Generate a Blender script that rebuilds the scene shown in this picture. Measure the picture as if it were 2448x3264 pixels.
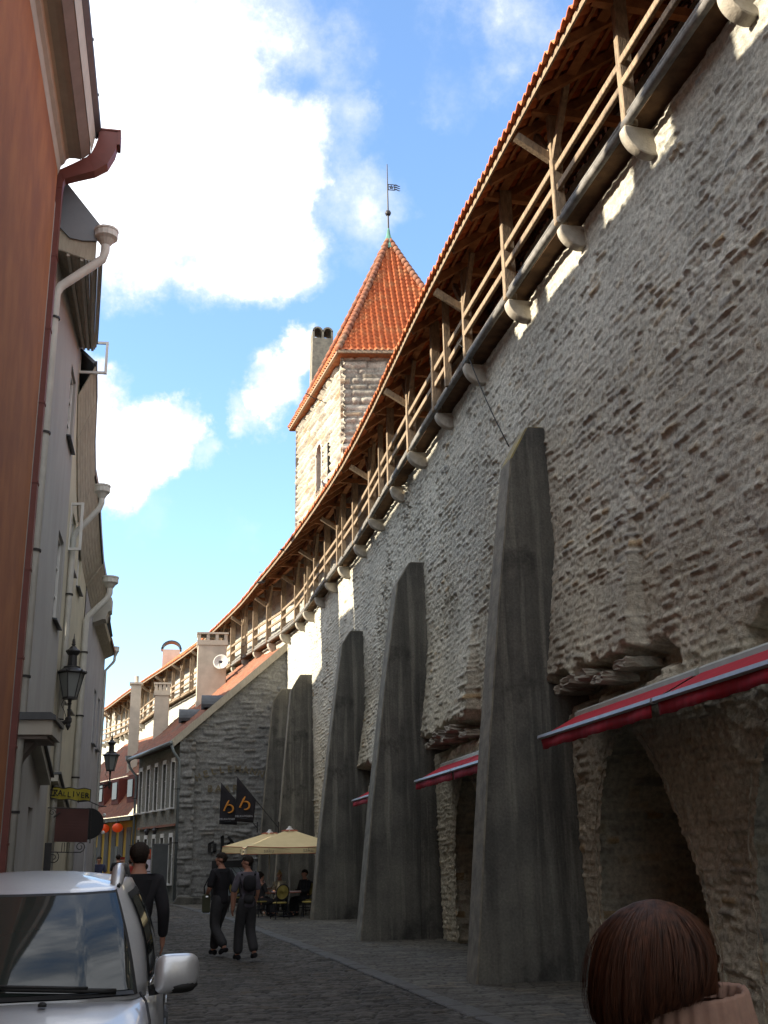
import bpy, bmesh, math, random
import numpy as np
from mathutils import Vector, Matrix
R=math.radians
scn=bpy.context.scene
for o in list(bpy.data.objects): bpy.data.objects.remove(o)
COL=scn.collection
random.seed(7)

# ------------------------------------------------------------------ camera
CAM_H=1.65
def camera():
    f=3450.0
    def cv(px,py): return Vector((px-1224,-(py-1632),f)).normalized()
    d=cv(540,2735); u=cv(1050,-9800); u=(u-d*u.dot(d)).normalized(); r=u.cross(d)
    # rows r,d,u are the world axes written in camera space (x right, y up, z forward)
    m=Matrix((r,d,u))
    right=m@Vector((1,0,0)); up=m@Vector((0,1,0)); fw=m@Vector((0,0,1))
    c=bpy.data.cameras.new('camera'); o=bpy.data.objects.new('camera',c); COL.objects.link(o)
    b=-fw
    o.matrix_world=Matrix(((right.x,up.x,b.x,0),(right.y,up.y,b.y,0),(right.z,up.z,b.z,CAM_H),(0,0,0,1)))
    c.sensor_fit='VERTICAL'; c.sensor_height=36.0; c.lens=36.0*f/3264
    c.clip_start=0.05; c.clip_end=3000
    scn.camera=o
    return m,f
CM,CF=camera()
def look(px,py):   # direction of a far sky point
    return (CM@Vector((px-1224,-(py-1632),CF))).normalized()

# ------------------------------------------------------------------ world, sun, exposure
SUN_EL=R(24.5); SUN_AZ=R(268.0)     # clockwise from +Y
EXPOSURE=1.3
w=bpy.data.worlds.new('World'); scn.world=w; w.use_nodes=True
def world():
    nt=w.node_tree; N=nt.nodes; L=nt.links; N.clear()
    out=N.new('ShaderNodeOutputWorld'); bg=N.new('ShaderNodeBackground'); bg.inputs[1].default_value=0.15
    sky=N.new('ShaderNodeTexSky'); sky.sky_type='NISHITA'; sky.sun_disc=False
    sky.sun_elevation=SUN_EL; sky.sun_rotation=SUN_AZ; sky.air_density=1.0; sky.dust_density=1.0; sky.ozone_density=1.0
    tc=N.new('ShaderNodeTexCoord')
    def math_(op,a,b=None,clamp=False):
        n=N.new('ShaderNodeMath'); n.operation=op; n.use_clamp=clamp
        for i,v in enumerate((a,b)):
            if v is None: continue
            if hasattr(v,'is_linked'): L.new(v,n.inputs[i])
            else: n.inputs[i].default_value=v
        return n.outputs[0]
    nz=N.new('ShaderNodeTexNoise'); nz.inputs['Scale'].default_value=16; nz.inputs['Detail'].default_value=9; nz.inputs['Roughness'].default_value=.62
    L.new(tc.outputs['Generated'],nz.inputs['Vector'])
    nz2=N.new('ShaderNodeTexNoise'); nz2.inputs['Scale'].default_value=6.0; nz2.inputs['Detail'].default_value=8; nz2.inputs['Roughness'].default_value=.6
    L.new(tc.outputs['Generated'],nz2.inputs['Vector'])
    # cloud masses: centre (photo px), radius px, weight
    B=[(330,160,420,1.25),(560,420,400,1.35),(400,600,320,1.5),(640,540,320,1.5),(760,640,230,1.3),(840,770,190,.85),(900,860,110,.6),(650,760,190,1.0),
       (400,800,180,.9),(880,480,200,.8),(720,120,330,.62),(960,60,250,.5),(1000,420,190,.42),(1060,480,150,.36),(1110,390,110,.36),
       (1130,660,170,.46),(1540,80,240,.5),(1420,130,150,.34),(1420,310,130,.32),(1750,60,160,.42),
       (860,1240,150,1.1),(930,1160,125,.95),(800,1310,100,.6),(470,1410,185,1.15),(360,1480,180,1.1),(560,1330,120,.75),(640,1400,100,.55),
       (770,1720,120,.26),(440,1620,150,.25),(250,1350,220,.8)]
    def warp(scale,amt,src):
        n=N.new('ShaderNodeTexNoise'); n.inputs['Scale'].default_value=scale; n.inputs['Detail'].default_value=8; n.inputs['Roughness'].default_value=.62
        L.new(tc.outputs['Generated'],n.inputs['Vector'])
        a=N.new('ShaderNodeVectorMath'); a.operation='SUBTRACT'; L.new(n.outputs['Color'],a.inputs[0]); a.inputs[1].default_value=(.5,.5,.5)
        b=N.new('ShaderNodeVectorMath'); b.operation='MULTIPLY_ADD'; L.new(a.outputs[0],b.inputs[0]); b.inputs[1].default_value=(amt,)*3; L.new(src,b.inputs[2]); return b.outputs[0]
    wv=warp(9.0,.09,tc.outputs['Generated']); wv=warp(30.0,.05,wv)
    nrm=N.new('ShaderNodeVectorMath'); nrm.operation='NORMALIZE'; L.new(wv,nrm.inputs[0]); wv=nrm.outputs[0]
    acc=None
    for px,py,rad,wt in B:
        dv=look(px,py); a=math.atan(rad/3450*(.86 if py<1000 else .67))
        dp=N.new('ShaderNodeVectorMath'); dp.operation='DOT_PRODUCT'; L.new(wv,dp.inputs[0]); dp.inputs[1].default_value=dv
        mr=N.new('ShaderNodeMapRange'); mr.interpolation_type='SMOOTHSTEP'
        mr.inputs['From Min'].default_value=math.cos(a*1.5); mr.inputs['From Max'].default_value=math.cos(a*.05)
        mr.inputs['To Min'].default_value=0; mr.inputs['To Max'].default_value=wt if wt<.7 else .55+.45*wt
        L.new(dp.outputs['Value'],mr.inputs['Value'])
        acc=mr.outputs[0] if acc is None else math_('MAXIMUM',acc,mr.outputs[0])
    # cloud cover added outside the view to brighten the shaded street
    geo=N.new('ShaderNodeTexNoise'); geo.inputs['Scale'].default_value=1.7; geo.inputs['Detail'].default_value=3
    L.new(tc.outputs['Generated'],geo.inputs['Vector'])
    dpv=N.new('ShaderNodeVectorMath'); dpv.operation='DOT_PRODUCT'; L.new(tc.outputs['Generated'],dpv.inputs[0]); dpv.inputs[1].default_value=look(1224,1632)
    ov=N.new('ShaderNodeMapRange'); ov.inputs['From Min'].default_value=.82; ov.inputs['From Max'].default_value=.66; ov.inputs['To Max'].default_value=1.0; L.new(dpv.outputs['Value'],ov.inputs['Value'])
    cv=N.new('ShaderNodeMapRange'); cv.inputs['From Min'].default_value=.18; cv.inputs['From Max'].default_value=.42; L.new(geo.outputs['Fac'],cv.inputs['Value'])
    acc=math_('MAXIMUM',acc,math_('MULTIPLY',ov.outputs[0],cv.outputs[0]))
    s=math_('ADD',math_('MULTIPLY',math_('SUBTRACT',nz.outputs['Fac'],.5),2.5),math_('MULTIPLY',math_('SUBTRACT',nz2.outputs['Fac'],.5),1.7))
    dens=math_('ADD',acc,math_('MULTIPLY',s,math_('MINIMUM',math_('ADD',math_('MULTIPLY',acc,1.2),.04),.7)))
    mask=N.new('ShaderNodeMapRange'); mask.interpolation_type='SMOOTHSTEP'
    mask.inputs['From Min'].default_value=.10; mask.inputs['From Max'].default_value=1.15
    L.new(dens,mask.inputs['Value'])
    core=N.new('ShaderNodeMapRange'); core.inputs['From Min'].default_value=.6; core.inputs['From Max'].default_value=1.6
    core.inputs['To Min'].default_value=.97; core.inputs['To Max'].default_value=2.2
    L.new(dens,core.inputs['Value'])
    cc=N.new('ShaderNodeVectorMath'); cc.operation='SCALE'; cc.inputs[0].default_value=(3.3,3.4,3.6)
    L.new(core.outputs[0],cc.inputs['Scale'])
    gm=N.new('ShaderNodeVectorMath'); gm.operation='MULTIPLY'; gm.inputs[1].default_value=(.90,1.06,1.22)
    L.new(sky.outputs[0],gm.inputs[0])
    mix=N.new('ShaderNodeMix'); mix.data_type='RGBA'
    L.new(mask.outputs[0],mix.inputs[0]); L.new(gm.outputs[0],mix.inputs[6]); L.new(cc.outputs[0],mix.inputs[7])
    L.new(mix.outputs[2],bg.inputs[0]); L.new(bg.outputs[0],out.inputs[0])
world()
sl=bpy.data.lights.new('sun','SUN'); sl.energy=5.0; sl.angle=R(.53); sl.color=(1,.88,.70)
so=bpy.data.objects.new('sun',sl); COL.objects.link(so)
sd=Vector((math.sin(SUN_AZ)*math.cos(SUN_EL),math.cos(SUN_AZ)*math.cos(SUN_EL),math.sin(SUN_EL)))
so.rotation_euler=sd.to_track_quat('Z','Y').to_euler(); so.location=(0,0,60)
scn.view_settings.view_transform='Standard'; scn.view_settings.look='None'
scn.view_settings.exposure=EXPOSURE; scn.view_settings.gamma=1
scn.render.resolution_x=768; scn.render.resolution_y=1024
scn.cycles.max_bounces=6; scn.cycles.diffuse_bounces=4; scn.cycles.glossy_bounces=3
scn.cycles.use_denoising=True

# ------------------------------------------------------------------ materials
def lin(c): return tuple((x/12.92 if x<=.04045 else ((x+.055)/1.055)**2.4) for x in c)
MATS={}
def mat(name,c1,c2=None,scale=6,detail=5,rough=.8,bump=0.0,bscale=None,stretch=(1,1,1),metal=0,spec=.35,coat=0,emit=None,lo=.35,hi=.65,bdist=.02,stain=None):
    if name in MATS: return MATS[name]
    m=bpy.data.materials.new(name); m.use_nodes=True; MATS[name]=m
    nt=m.node_tree; N=nt.nodes; L=nt.links; b=N['Principled BSDF']
    b.inputs['Roughness'].default_value=rough; b.inputs['Metallic'].default_value=metal
    b.inputs['Specular IOR Level'].default_value=spec
    if coat: b.inputs['Coat Weight'].default_value=coat; b.inputs['Coat Roughness'].default_value=.03
    b.inputs['Base Color'].default_value=(*c1,1)
    if emit: b.inputs['Emission Color'].default_value=(*emit[0],1); b.inputs['Emission Strength'].default_value=emit[1]
    tc=N.new('ShaderNodeTexCoord'); mp=N.new('ShaderNodeMapping'); mp.inputs['Scale'].default_value=stretch
    L.new(tc.outputs['Object'],mp.inputs['Vector'])
    if c2 is not None:
        nz=N.new('ShaderNodeTexNoise'); nz.inputs['Scale'].default_value=scale; nz.inputs['Detail'].default_value=detail; nz.inputs['Roughness'].default_value=.6
        L.new(mp.outputs[0],nz.inputs['Vector'])
        mr=N.new('ShaderNodeMapRange'); mr.inputs['From Min'].default_value=lo; mr.inputs['From Max'].default_value=hi
        L.new(nz.outputs['Fac'],mr.inputs['Value'])
        mx=N.new('ShaderNodeMix'); mx.data_type='RGBA'; mx.inputs[6].default_value=(*c1,1); mx.inputs[7].default_value=(*c2,1)
        L.new(mr.outputs[0],mx.inputs[0]); last=mx.outputs[2]
        if stain:
            n2=N.new('ShaderNodeTexNoise'); n2.inputs['Scale'].default_value=stain[1]; n2.inputs['Detail'].default_value=6
            L.new(tc.outputs['Object'],n2.inputs['Vector'])
            m2=N.new('ShaderNodeMapRange'); m2.inputs['From Min'].default_value=.5; m2.inputs['From Max'].default_value=.68; m2.inputs['To Max'].default_value=stain[2]
            L.new(n2.outputs['Fac'],m2.inputs['Value'])
            x2=N.new('ShaderNodeMix'); x2.data_type='RGBA'; x2.inputs[7].default_value=(*stain[0],1)
            L.new(last,x2.inputs[6]); L.new(m2.outputs[0],x2.inputs[0]); last=x2.outputs[2]
        L.new(last,b.inputs['Base Color'])
    if bump:
        nb=N.new('ShaderNodeTexNoise'); nb.inputs['Scale'].default_value=bscale or scale*3; nb.inputs['Detail'].default_value=6
        L.new(mp.outputs[0],nb.inputs['Vector'])
        bp=N.new('ShaderNodeBump'); bp.inputs['Strength'].default_value=bump; bp.inputs['Distance'].default_value=bdist
        L.new(nb.outputs['Fac'],bp.inputs['Height']); L.new(bp.outputs[0],b.inputs['Normal'])
    return m
def stone_mat(name,mortar,ca,cb,rare,tan=None,bump=.6,rough=.9):
    m=bpy.data.materials.new(name); m.use_nodes=True; nt=m.node_tree; N=nt.nodes; L=nt.links; b=N['Principled BSDF']
    b.inputs['Roughness'].default_value=rough; b.inputs['Specular IOR Level'].default_value=.2
    at=N.new('ShaderNodeAttribute'); at.attribute_name='tint'; sp=N.new('ShaderNodeSeparateColor'); L.new(at.outputs['Color'],sp.inputs[0])
    tc=N.new('ShaderNodeTexCoord')
    def mixc(f,a,b_):
        x=N.new('ShaderNodeMix'); x.data_type='RGBA'
        for i,v in ((0,f),(6,a),(7,b_)):
            if hasattr(v,'is_linked'): L.new(v,x.inputs[i])
            else: x.inputs[i].default_value=(*v,1) if i else v
        return x.outputs[2]
    base=mixc(sp.outputs[0],ca,cb)
    rr=N.new('ShaderNodeMapRange'); rr.inputs['From Min'].default_value=.875; rr.inputs['From Max'].default_value=.915; rr.inputs['To Max'].default_value=.75
    L.new(sp.outputs[2],rr.inputs['Value']); base=mixc(rr.outputs[0],base,rare)
    base=mixc(sp.outputs[1],mortar,base)
    if tan:
        sz=N.new('ShaderNodeSeparateXYZ'); L.new(tc.outputs['Object'],sz.inputs[0])
        nt_=N.new('ShaderNodeTexNoise'); nt_.inputs['Scale'].default_value=.45; nt_.inputs['Detail'].default_value=5; L.new(tc.outputs['Object'],nt_.inputs['Vector'])
        ma=N.new('ShaderNodeMath'); ma.operation='MULTIPLY_ADD'; L.new(nt_.outputs['Fac'],ma.inputs[0]); ma.inputs[1].default_value=-9; L.new(sz.outputs['Z'],ma.inputs[2])
        mt=N.new('ShaderNodeMapRange'); mt.inputs['From Min'].default_value=4.0; mt.inputs['From Max'].default_value=-1.5; mt.inputs['To Max'].default_value=.6; L.new(ma.outputs[0],mt.inputs['Value'])
        tn=N.new('ShaderNodeMix'); tn.data_type='RGBA'; tn.blend_type='MULTIPLY'; tn.inputs[7].default_value=(*tan,1); L.new(mt.outputs[0],tn.inputs[0]); L.new(base,tn.inputs[6]); base=tn.outputs[2]
    nz=N.new('ShaderNodeTexNoise'); nz.inputs['Scale'].default_value=14; nz.inputs['Detail'].default_value=7; nz.inputs['Roughness'].default_value=.65; L.new(tc.outputs['Object'],nz.inputs['Vector'])
    nl=N.new('ShaderNodeTexNoise'); nl.inputs['Scale'].default_value=.55; nl.inputs['Detail'].default_value=4; L.new(tc.outputs['Object'],nl.inputs['Vector'])
    mr=N.new('ShaderNodeMapRange'); mr.inputs['From Min'].default_value=.3; mr.inputs['From Max'].default_value=.7; mr.inputs['To Min'].default_value=.6; mr.inputs['To Max'].default_value=1.28; L.new(nz.outputs['Fac'],mr.inputs['Value'])
    ml=N.new('ShaderNodeMapRange'); ml.inputs['From Min'].default_value=.35; ml.inputs['From Max'].default_value=.65; ml.inputs['To Min'].default_value=.82; ml.inputs['To Max'].default_value=1.1; L.new(nl.outputs['Fac'],ml.inputs['Value'])
    mu=N.new('ShaderNodeMath'); mu.operation='MULTIPLY'; L.new(mr.outputs[0],mu.inputs[0]); L.new(ml.outputs[0],mu.inputs[1])
    sc=N.new('ShaderNodeVectorMath'); sc.operation='SCALE'; L.new(base,sc.inputs[0]); L.new(mu.outputs[0],sc.inputs['Scale'])
    L.new(sc.outputs[0],b.inputs['Base Color'])
    nb=N.new('ShaderNodeTexNoise'); nb.inputs['Scale'].default_value=26; nb.inputs['Detail'].default_value=8; nb.inputs['Roughness'].default_value=.7; L.new(tc.outputs['Object'],nb.inputs['Vector'])
    bp=N.new('ShaderNodeBump'); bp.inputs['Strength'].default_value=bump; bp.inputs['Distance'].default_value=.03
    L.new(nb.outputs['Fac'],bp.inputs['Height']); L.new(bp.outputs[0],b.inputs['Normal'])
    return m
def conc_mat(name,ca,cb):
    m=bpy.data.materials.new(name); m.use_nodes=True; MATS[name]=m; nt=m.node_tree; N=nt.nodes; L=nt.links; b=N['Principled BSDF']
    b.inputs['Roughness'].default_value=.92; b.inputs['Specular IOR Level'].default_value=.2
    tc=N.new('ShaderNodeTexCoord')
    def noise(scale,st,det,a,c):
        mp=N.new('ShaderNodeMapping'); mp.inputs['Scale'].default_value=st; L.new(tc.outputs['Object'],mp.inputs['Vector'])
        n=N.new('ShaderNodeTexNoise'); n.inputs['Scale'].default_value=scale; n.inputs['Detail'].default_value=det; n.inputs['Roughness'].default_value=.62; L.new(mp.outputs[0],n.inputs['Vector'])
        r=N.new('ShaderNodeMapRange'); r.inputs['From Min'].default_value=a; r.inputs['From Max'].default_value=c; L.new(n.outputs['Fac'],r.inputs['Value']); return r.outputs[0],n.outputs['Fac']
    def mix(f,a,c):
        x=N.new('ShaderNodeMix'); x.data_type='RGBA'
        for i_,v in ((0,f),(6,a),(7,c)):
            if hasattr(v,'is_linked'): L.new(v,x.inputs[i_])
            else: x.inputs[i_].default_value=(*v,1) if i_ else v
        return x.outputs[2]
    f1,_=noise(1.1,(1,1,1),8,.35,.65); c=mix(f1,ca,cb)
    f2,s2=noise(1.5,(2.2,2.2,.10),4,.44,.74); c=mix(f2,c,tuple(x*.62 for x in cb))          # run-off streaks
    f3,_=noise(2.6,(2.0,2.0,.12),4,.54,.74); c=mix(f3,c,tuple(min(1,x*1.3) for x in ca))   # lime bloom
    f4,_=noise(.75,(1,1,.8),6,.56,.64); c=mix(f4,c,tuple(x*.55 for x in cb))                # damp patches
    f5,n5=noise(28,(1,1,1),6,.3,.7); sc=N.new('ShaderNodeMapRange'); sc.inputs['To Min'].default_value=.75; sc.inputs['To Max'].default_value=1.2; L.new(f5,sc.inputs['Value'])
    v=N.new('ShaderNodeVectorMath'); v.operation='SCALE'; L.new(c,v.inputs[0]); L.new(sc.outputs[0],v.inputs['Scale']); L.new(v.outputs[0],b.inputs['Base Color'])
    # shutter board joints
    sx=N.new('ShaderNodeSeparateXYZ'); L.new(tc.outputs['Object'],sx.inputs[0])
    wv=N.new('ShaderNodeMath'); wv.operation='PINGPONG'; L.new(sx.outputs['X'],wv.inputs[0]); wv.inputs[1].default_value=.09
    st=N.new('ShaderNodeMath'); st.operation='LESS_THAN'; L.new(wv.outputs[0],st.inputs[0]); st.inputs[1].default_value=.006
    hh=N.new('ShaderNodeMath'); hh.operation='MULTIPLY_ADD'; L.new(st.outputs[0],hh.inputs[0]); hh.inputs[1].default_value=.5; L.new(n5,hh.inputs[2])
    bp=N.new('ShaderNodeBump'); bp.inputs['Strength'].default_value=.5; bp.inputs['Distance'].default_value=.02; L.new(hh.outputs[0],bp.inputs['Height']); L.new(bp.outputs[0],b.inputs['Normal'])
    return m
LIME=stone_mat('limestone rubble',(.52,.51,.44),(.26,.262,.248),(.56,.55,.475),(.42,.30,.15),tan=(1.0,.89,.70),bump=.9)
TOWER=stone_mat('tower limestone',(.24,.22,.185),(.33,.30,.25),(.52,.48,.40),(.36,.25,.14))  # mortar colour darkened to stand in for shade in the joints
GABLE=stone_mat('whitewashed grey rubble',(.22,.22,.205),(.17,.17,.16),(.26,.26,.245),(.2,.18,.15))
FACADE=stone_mat('pebbledash render',(.20,.20,.17),(.15,.155,.13),(.26,.26,.22),(.18,.15,.1))
COBB=stone_mat('granite setts',(.014,.013,.011),(.056,.052,.045),(.108,.10,.086),(.09,.075,.055),rough=.75)
PAVE=stone_mat('pavement setts',(.024,.022,.018),(.08,.075,.064),(.128,.12,.10),(.14,.12,.09),rough=.75)
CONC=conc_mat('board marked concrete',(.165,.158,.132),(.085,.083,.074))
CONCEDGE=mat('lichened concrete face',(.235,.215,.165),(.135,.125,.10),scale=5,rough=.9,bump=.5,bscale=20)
WOOD=mat('weathered timber',(.33,.25,.165),(.18,.135,.095),scale=7,rough=.85,bump=.35,bscale=14,stretch=(3,3,1))
WOODR=mat('reddish roof timber',(.36,.165,.07),(.20,.09,.04),scale=5,rough=.85,bump=.3,bscale=12)  # reddish tone has warm bounced light painted into the inner timbers
WOODG=mat('grey log timber',(.25,.24,.22),(.13,.125,.118),scale=6,rough=.85,bump=.35,bscale=14)
WOODD=mat('dark boarding',(.10,.06,.038),(.05,.034,.024),scale=6,rough=.9)
TILE=mat('clay pantiles',(.56,.155,.05),(.36,.085,.03),scale=4.5,rough=.75,bump=.2,bscale=30,stain=((.46,.24,.11),1.6,.55))
TILEO=mat('old clay tiles',(.29,.115,.06),(.16,.062,.038),scale=5,rough=.85,bump=.6,bscale=16,stretch=(1,1,1),stain=((.16,.12,.08),1.2,.7))
TILER=mat('painted red dormer',(.16,.034,.022),(.11,.026,.02),scale=4,rough=.7)
COPPER=mat('green copper',(.10,.26,.19),(.06,.14,.12),scale=4,rough=.6)
IRON=mat('black iron',(.018,.017,.018),(.03,.027,.025),scale=20,rough=.5,spec=.4)
CORBEL=mat('pale corbel stone',(.46,.42,.35),(.33,.30,.25),scale=5,rough=.9,bump=.4,bscale=25)
ORANGE=mat('orange render',(.32,.125,.047),(.245,.09,.037),scale=2.2,rough=.9,bump=.12,bscale=60,stretch=(1,1,.5),stain=((.19,.07,.037),.7,.6))
GREYR=mat('grey render',(.36,.35,.325),(.31,.30,.28),scale=1.6,rough=.9,bump=.12,bscale=70,stretch=(1,1,.4))
CREAM=mat('cream render',(.50,.46,.34),(.42,.385,.29),scale=1.5,rough=.9,bump=.1,bscale=70)
BLUEGREY=mat('blue grey render',(.33,.325,.34),(.28,.275,.285),scale=1.5,rough=.9,bump=.1,bscale=70)
YELLOW=mat('yellow render',(.48,.33,.055),(.40,.27,.045),scale=2,rough=.85)
MOULD=mat('cream moulding',(.44,.42,.36),(.37,.35,.30),scale=3,rough=.85)
SOFFIT=mat('soffit boards',(.40,.36,.28),(.31,.28,.22),scale=4,rough=.85,stretch=(6,1,1))
SOFFG=mat('brown grey soffit',(.27,.235,.21),(.22,.19,.17),scale=3,rough=.85)
SHEET=mat('dark sheet metal',(.06,.065,.07),(.09,.095,.10),scale=3,rough=.45,metal=.5)
SHEETG=mat('grey zinc sheet',(.16,.175,.19),(.20,.21,.22),scale=2,rough=.5,metal=.5)
PIPER=mat('red brown pipe paint',(.16,.045,.034),(.125,.037,.029),scale=3,rough=.55,spec=.4)
PIPEW=mat('white pipe paint',(.60,.585,.53),(.50,.485,.44),scale=3,rough=.6)
PIPEG=mat('zinc downpipe',(.20,.23,.235),(.15,.17,.175),scale=3,rough=.5,metal=.3)
WHITE=mat('white paint',(.66,.65,.61),(.58,.57,.54),scale=5,rough=.6)
GLASS=mat('window glass',(.02,.025,.03),rough=.12,spec=.3)
PALEGLASS=mat('frosted lamp glass',(.20,.21,.20),rough=.3,spec=.5)
REDFAB=mat('red awning fabric',(.40,.008,.020),(.31,.007,.017),scale=2.5,rough=.8,stretch=(1,6,1))
ALU=mat('grey green cassette',(.42,.45,.40),(.36,.385,.35),scale=4,rough=.45,metal=.2)
ALUB=mat('aluminium bar',(.42,.41,.41),(.34,.33,.33),scale=4,rough=.4,metal=.5)
CANVAS=mat('cream canvas',(.62,.50,.27),(.56,.45,.24),scale=3,rough=.9)
RUST=mat('rust red piping',(.36,.10,.05),rough=.8)
BLACKFAB=mat('black flag cloth',(.012,.011,.014),(.018,.016,.02),scale=4,rough=.85)
GOLD=mat('orange print',(.52,.21,.03),rough=.7)
PALEPRINT=mat('pale print',(.36,.36,.38),rough=.7)
BLACK=mat('matt black',(.012,.012,.012),rough=.7)
SIGNY=mat('yellow sign board',(.36,.30,.03),(.29,.24,.025),scale=4,rough=.7)
SIGNB=mat('brown sign cloth',(.085,.034,.028),(.065,.027,.023),scale=2,rough=.75)
LANT=mat('red paper lantern',(.5,.07,.02),rough=.6,emit=((1,.09,.012),.07))
CARP=mat('silver car paint',(.52,.53,.545),(.49,.50,.515),scale=50,rough=.36,metal=.55,coat=.6)
CARG=mat('windscreen glass',(.020,.026,.024),rough=.03,spec=.42)
RUBBER=mat('black rubber',(.014,.014,.014),rough=.6)
CHROME=mat('bright trim',(.6,.6,.6),rough=.2,metal=1)
SKIN=mat('skin',(.38,.19,.13),(.34,.165,.11),scale=8,rough=.55)
HAIRD=mat('dark hair',(.013,.009,.007),(.026,.018,.013),scale=45,rough=.75,spec=.15,bump=.6,bscale=60)
HAIRB=mat('blond hair',(.36,.24,.08),rough=.55)
HAIRR=mat('red brown hair',(.075,.028,.014),(.026,.011,.006),scale=70,rough=.55,spec=.2,detail=3,stretch=(1,1,.04))
KNIT=mat('rosy knit wool',(.27,.165,.12),(.215,.13,.098),scale=30,rough=.95)
CLB=mat('black clothing',(.010,.010,.012),(.014,.013,.016),scale=10,rough=.9)
CLG=mat('charcoal clothing',(.026,.026,.028),(.034,.033,.035),scale=10,rough=.9)
CLGR=mat('grey mauve top',(.10,.09,.11),(.08,.075,.09),scale=10,rough=.9)
CLP=mat('pale pink top',(.50,.38,.42),rough=.9)
CLW=mat('light blue top',(.42,.46,.60),rough=.9)
CLR=mat('red cap cloth',(.35,.04,.03),rough=.8)
CLN=mat('navy clothing',(.03,.035,.07),rough=.9)
WICK=mat('yellow wicker',(.30,.24,.06),(.22,.17,.045),scale=30,rough=.8)
DISH=mat('white satellite dish',(.62,.61,.57),rough=.5)
CHIMR=mat('pale chimney render',(.52,.47,.39),(.44,.40,.33),scale=3,rough=.9)
LICHEN=mat('yellow lichened concrete',(.33,.27,.10),(.20,.18,.13),scale=6,rough=.9,bump=.4,bscale=25)
BLIND=mat('dark window blind',(.05,.05,.05),rough=.6)
DARKBOX=mat('dark grey cabinet',(.045,.05,.052),(.06,.065,.066),scale=3,rough=.5)
POSTER=mat('poster paper',(.55,.50,.55),(.48,.44,.5),scale=8,rough=.7)
POSTRED=mat('red poster',(.45,.08,.03),rough=.7)
BROWNP=mat('faded brown paint',(.13,.105,.06),(.17,.165,.15),scale=12,rough=.9,lo=.45,hi=.75)
DOORR=mat('dark red door',(.12,.03,.025),(.09,.024,.02),scale=4,rough=.6)
BIRD=mat('grey feathers',(.11,.11,.13),(.07,.07,.085),scale=12,rough=.8)
EARTH=mat('earth',(.10,.09,.075),(.07,.065,.055),scale=1,rough=.95)

# ------------------------------------------------------------------ mesh helpers
class MB:
    def __init__(s): s.v=[]; s.f=[]; s.m=[]; s.cur=0
    def add(s,vs,fs):
        b=len(s.v); s.v+= [tuple(x) for x in vs]; s.f+=[tuple(b+i for i in f) for f in fs]; s.m+=[s.cur]*len(fs); return s
    def box(s,x0,x1,y0,y1,z0,z1):
        return s.add([(x0,y0,z0),(x1,y0,z0),(x1,y1,z0),(x0,y1,z0),(x0,y0,z1),(x1,y0,z1),(x1,y1,z1),(x0,y1,z1)],
          [(0,3,2,1),(4,5,6,7),(0,1,5,4),(1,2,6,5),(2,3,7,6),(3,0,4,7)])
    def obox(s,c,ux,uy,uz):   # centre, half vectors
        c,ux,uy,uz=map(Vector,(c,ux,uy,uz))
        vs=[c+a*ux+b*uy+d*uz for d in(-1,1) for a,b in((-1,-1),(1,-1),(1,1),(-1,1))]
        return s.add(vs,[(0,3,2,1),(4,5,6,7),(0,1,5,4),(1,2,6,5),(2,3,7,6),(3,0,4,7)])
    def bar(s,p,q,w,h,up=(0,0,1),jit=0):
        p,q=Vector(p),Vector(q); d=(q-p); l=d.length; d/=l; u=Vector(up)
        if abs(d.dot(u))>.95: u=Vector((0,1,0))
        x=d.cross(u).normalized(); u=x.cross(d).normalized()
        return s.obox((p+q)/2,d*l/2,x*w/2,u*h/2)
    def prism(s,poly,fn):   # poly 2d, fn(a,b,t) t in 0,1
        n=len(poly); vs=[fn(a,b,0) for a,b in poly]+[fn(a,b,1) for a,b in poly]
        fs=[tuple(range(n))[::-1],tuple(range(n,2*n))]+[(i,(i+1)%n,n+(i+1)%n,n+i) for i in range(n)]
        return s.add(vs,fs)
    def tube(s,pts,r,n=8,cap=True):
        pts=[Vector(p) for p in pts]; k=len(pts); rs=r if hasattr(r,'__len__') else [r]*k
        vs=[]; prev=None
        for i,p in enumerate(pts):
            d=(pts[min(i+1,k-1)]-pts[max(i-1,0)]).normalized()
            u=prev if prev is not None else (Vector((0,0,1)) if abs(d.z)<.9 else Vector((0,1,0)))
            x=d.cross(u).normalized(); u=x.cross(d).normalized(); prev=u
            for j in range(n):
                a=2*math.pi*j/n; vs.append(p+x*math.cos(a)*rs[i]+u*math.sin(a)*rs[i])
        fs=[(i*n+j,i*n+(j+1)%n,(i+1)*n+(j+1)%n,(i+1)*n+j) for i in range(k-1) for j in range(n)]
        if cap: fs+=[tuple(range(n))[::-1],tuple(range((k-1)*n,k*n))]
        return s.add(vs,fs)
    def lathe(s,prof,c,n=12,axis='z',ph=0,cap=True):
        vs=[]
        for r,h in prof:
            for j in range(n):
                a=2*math.pi*j/n+ph; x,y=r*math.cos(a),r*math.sin(a)
                v={'z':(x,y,h),'x':(h,x,y),'y':(y,h,x)}[axis]; vs.append(Vector(v)+Vector(c))
        k=len(prof)
        fs=[(i*n+j,i*n+(j+1)%n,(i+1)*n+(j+1)%n,(i+1)*n+j) for i in range(k-1) for j in range(n)]
        if cap: fs+=[tuple(range(n))[::-1],tuple(range((k-1)*n,k*n))]
        return s.add(vs,fs)
    def loft(s,rings,closed=True,cap=True):
        n=len(rings[0]); vs=[p for r in rings for p in r]; k=len(rings); m=n if closed else n-1
        fs=[(i*n+j,i*n+(j+1)%n,(i+1)*n+(j+1)%n,(i+1)*n+j) for i in range(k-1) for j in range(m)]
        if cap and closed: fs+=[tuple(range(n))[::-1],tuple(range((k-1)*n,k*n))]
        return s.add(vs,fs)
    def quad(s,a,b,c,d): return s.add([a,b,c,d],[(0,1,2,3)])
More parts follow.
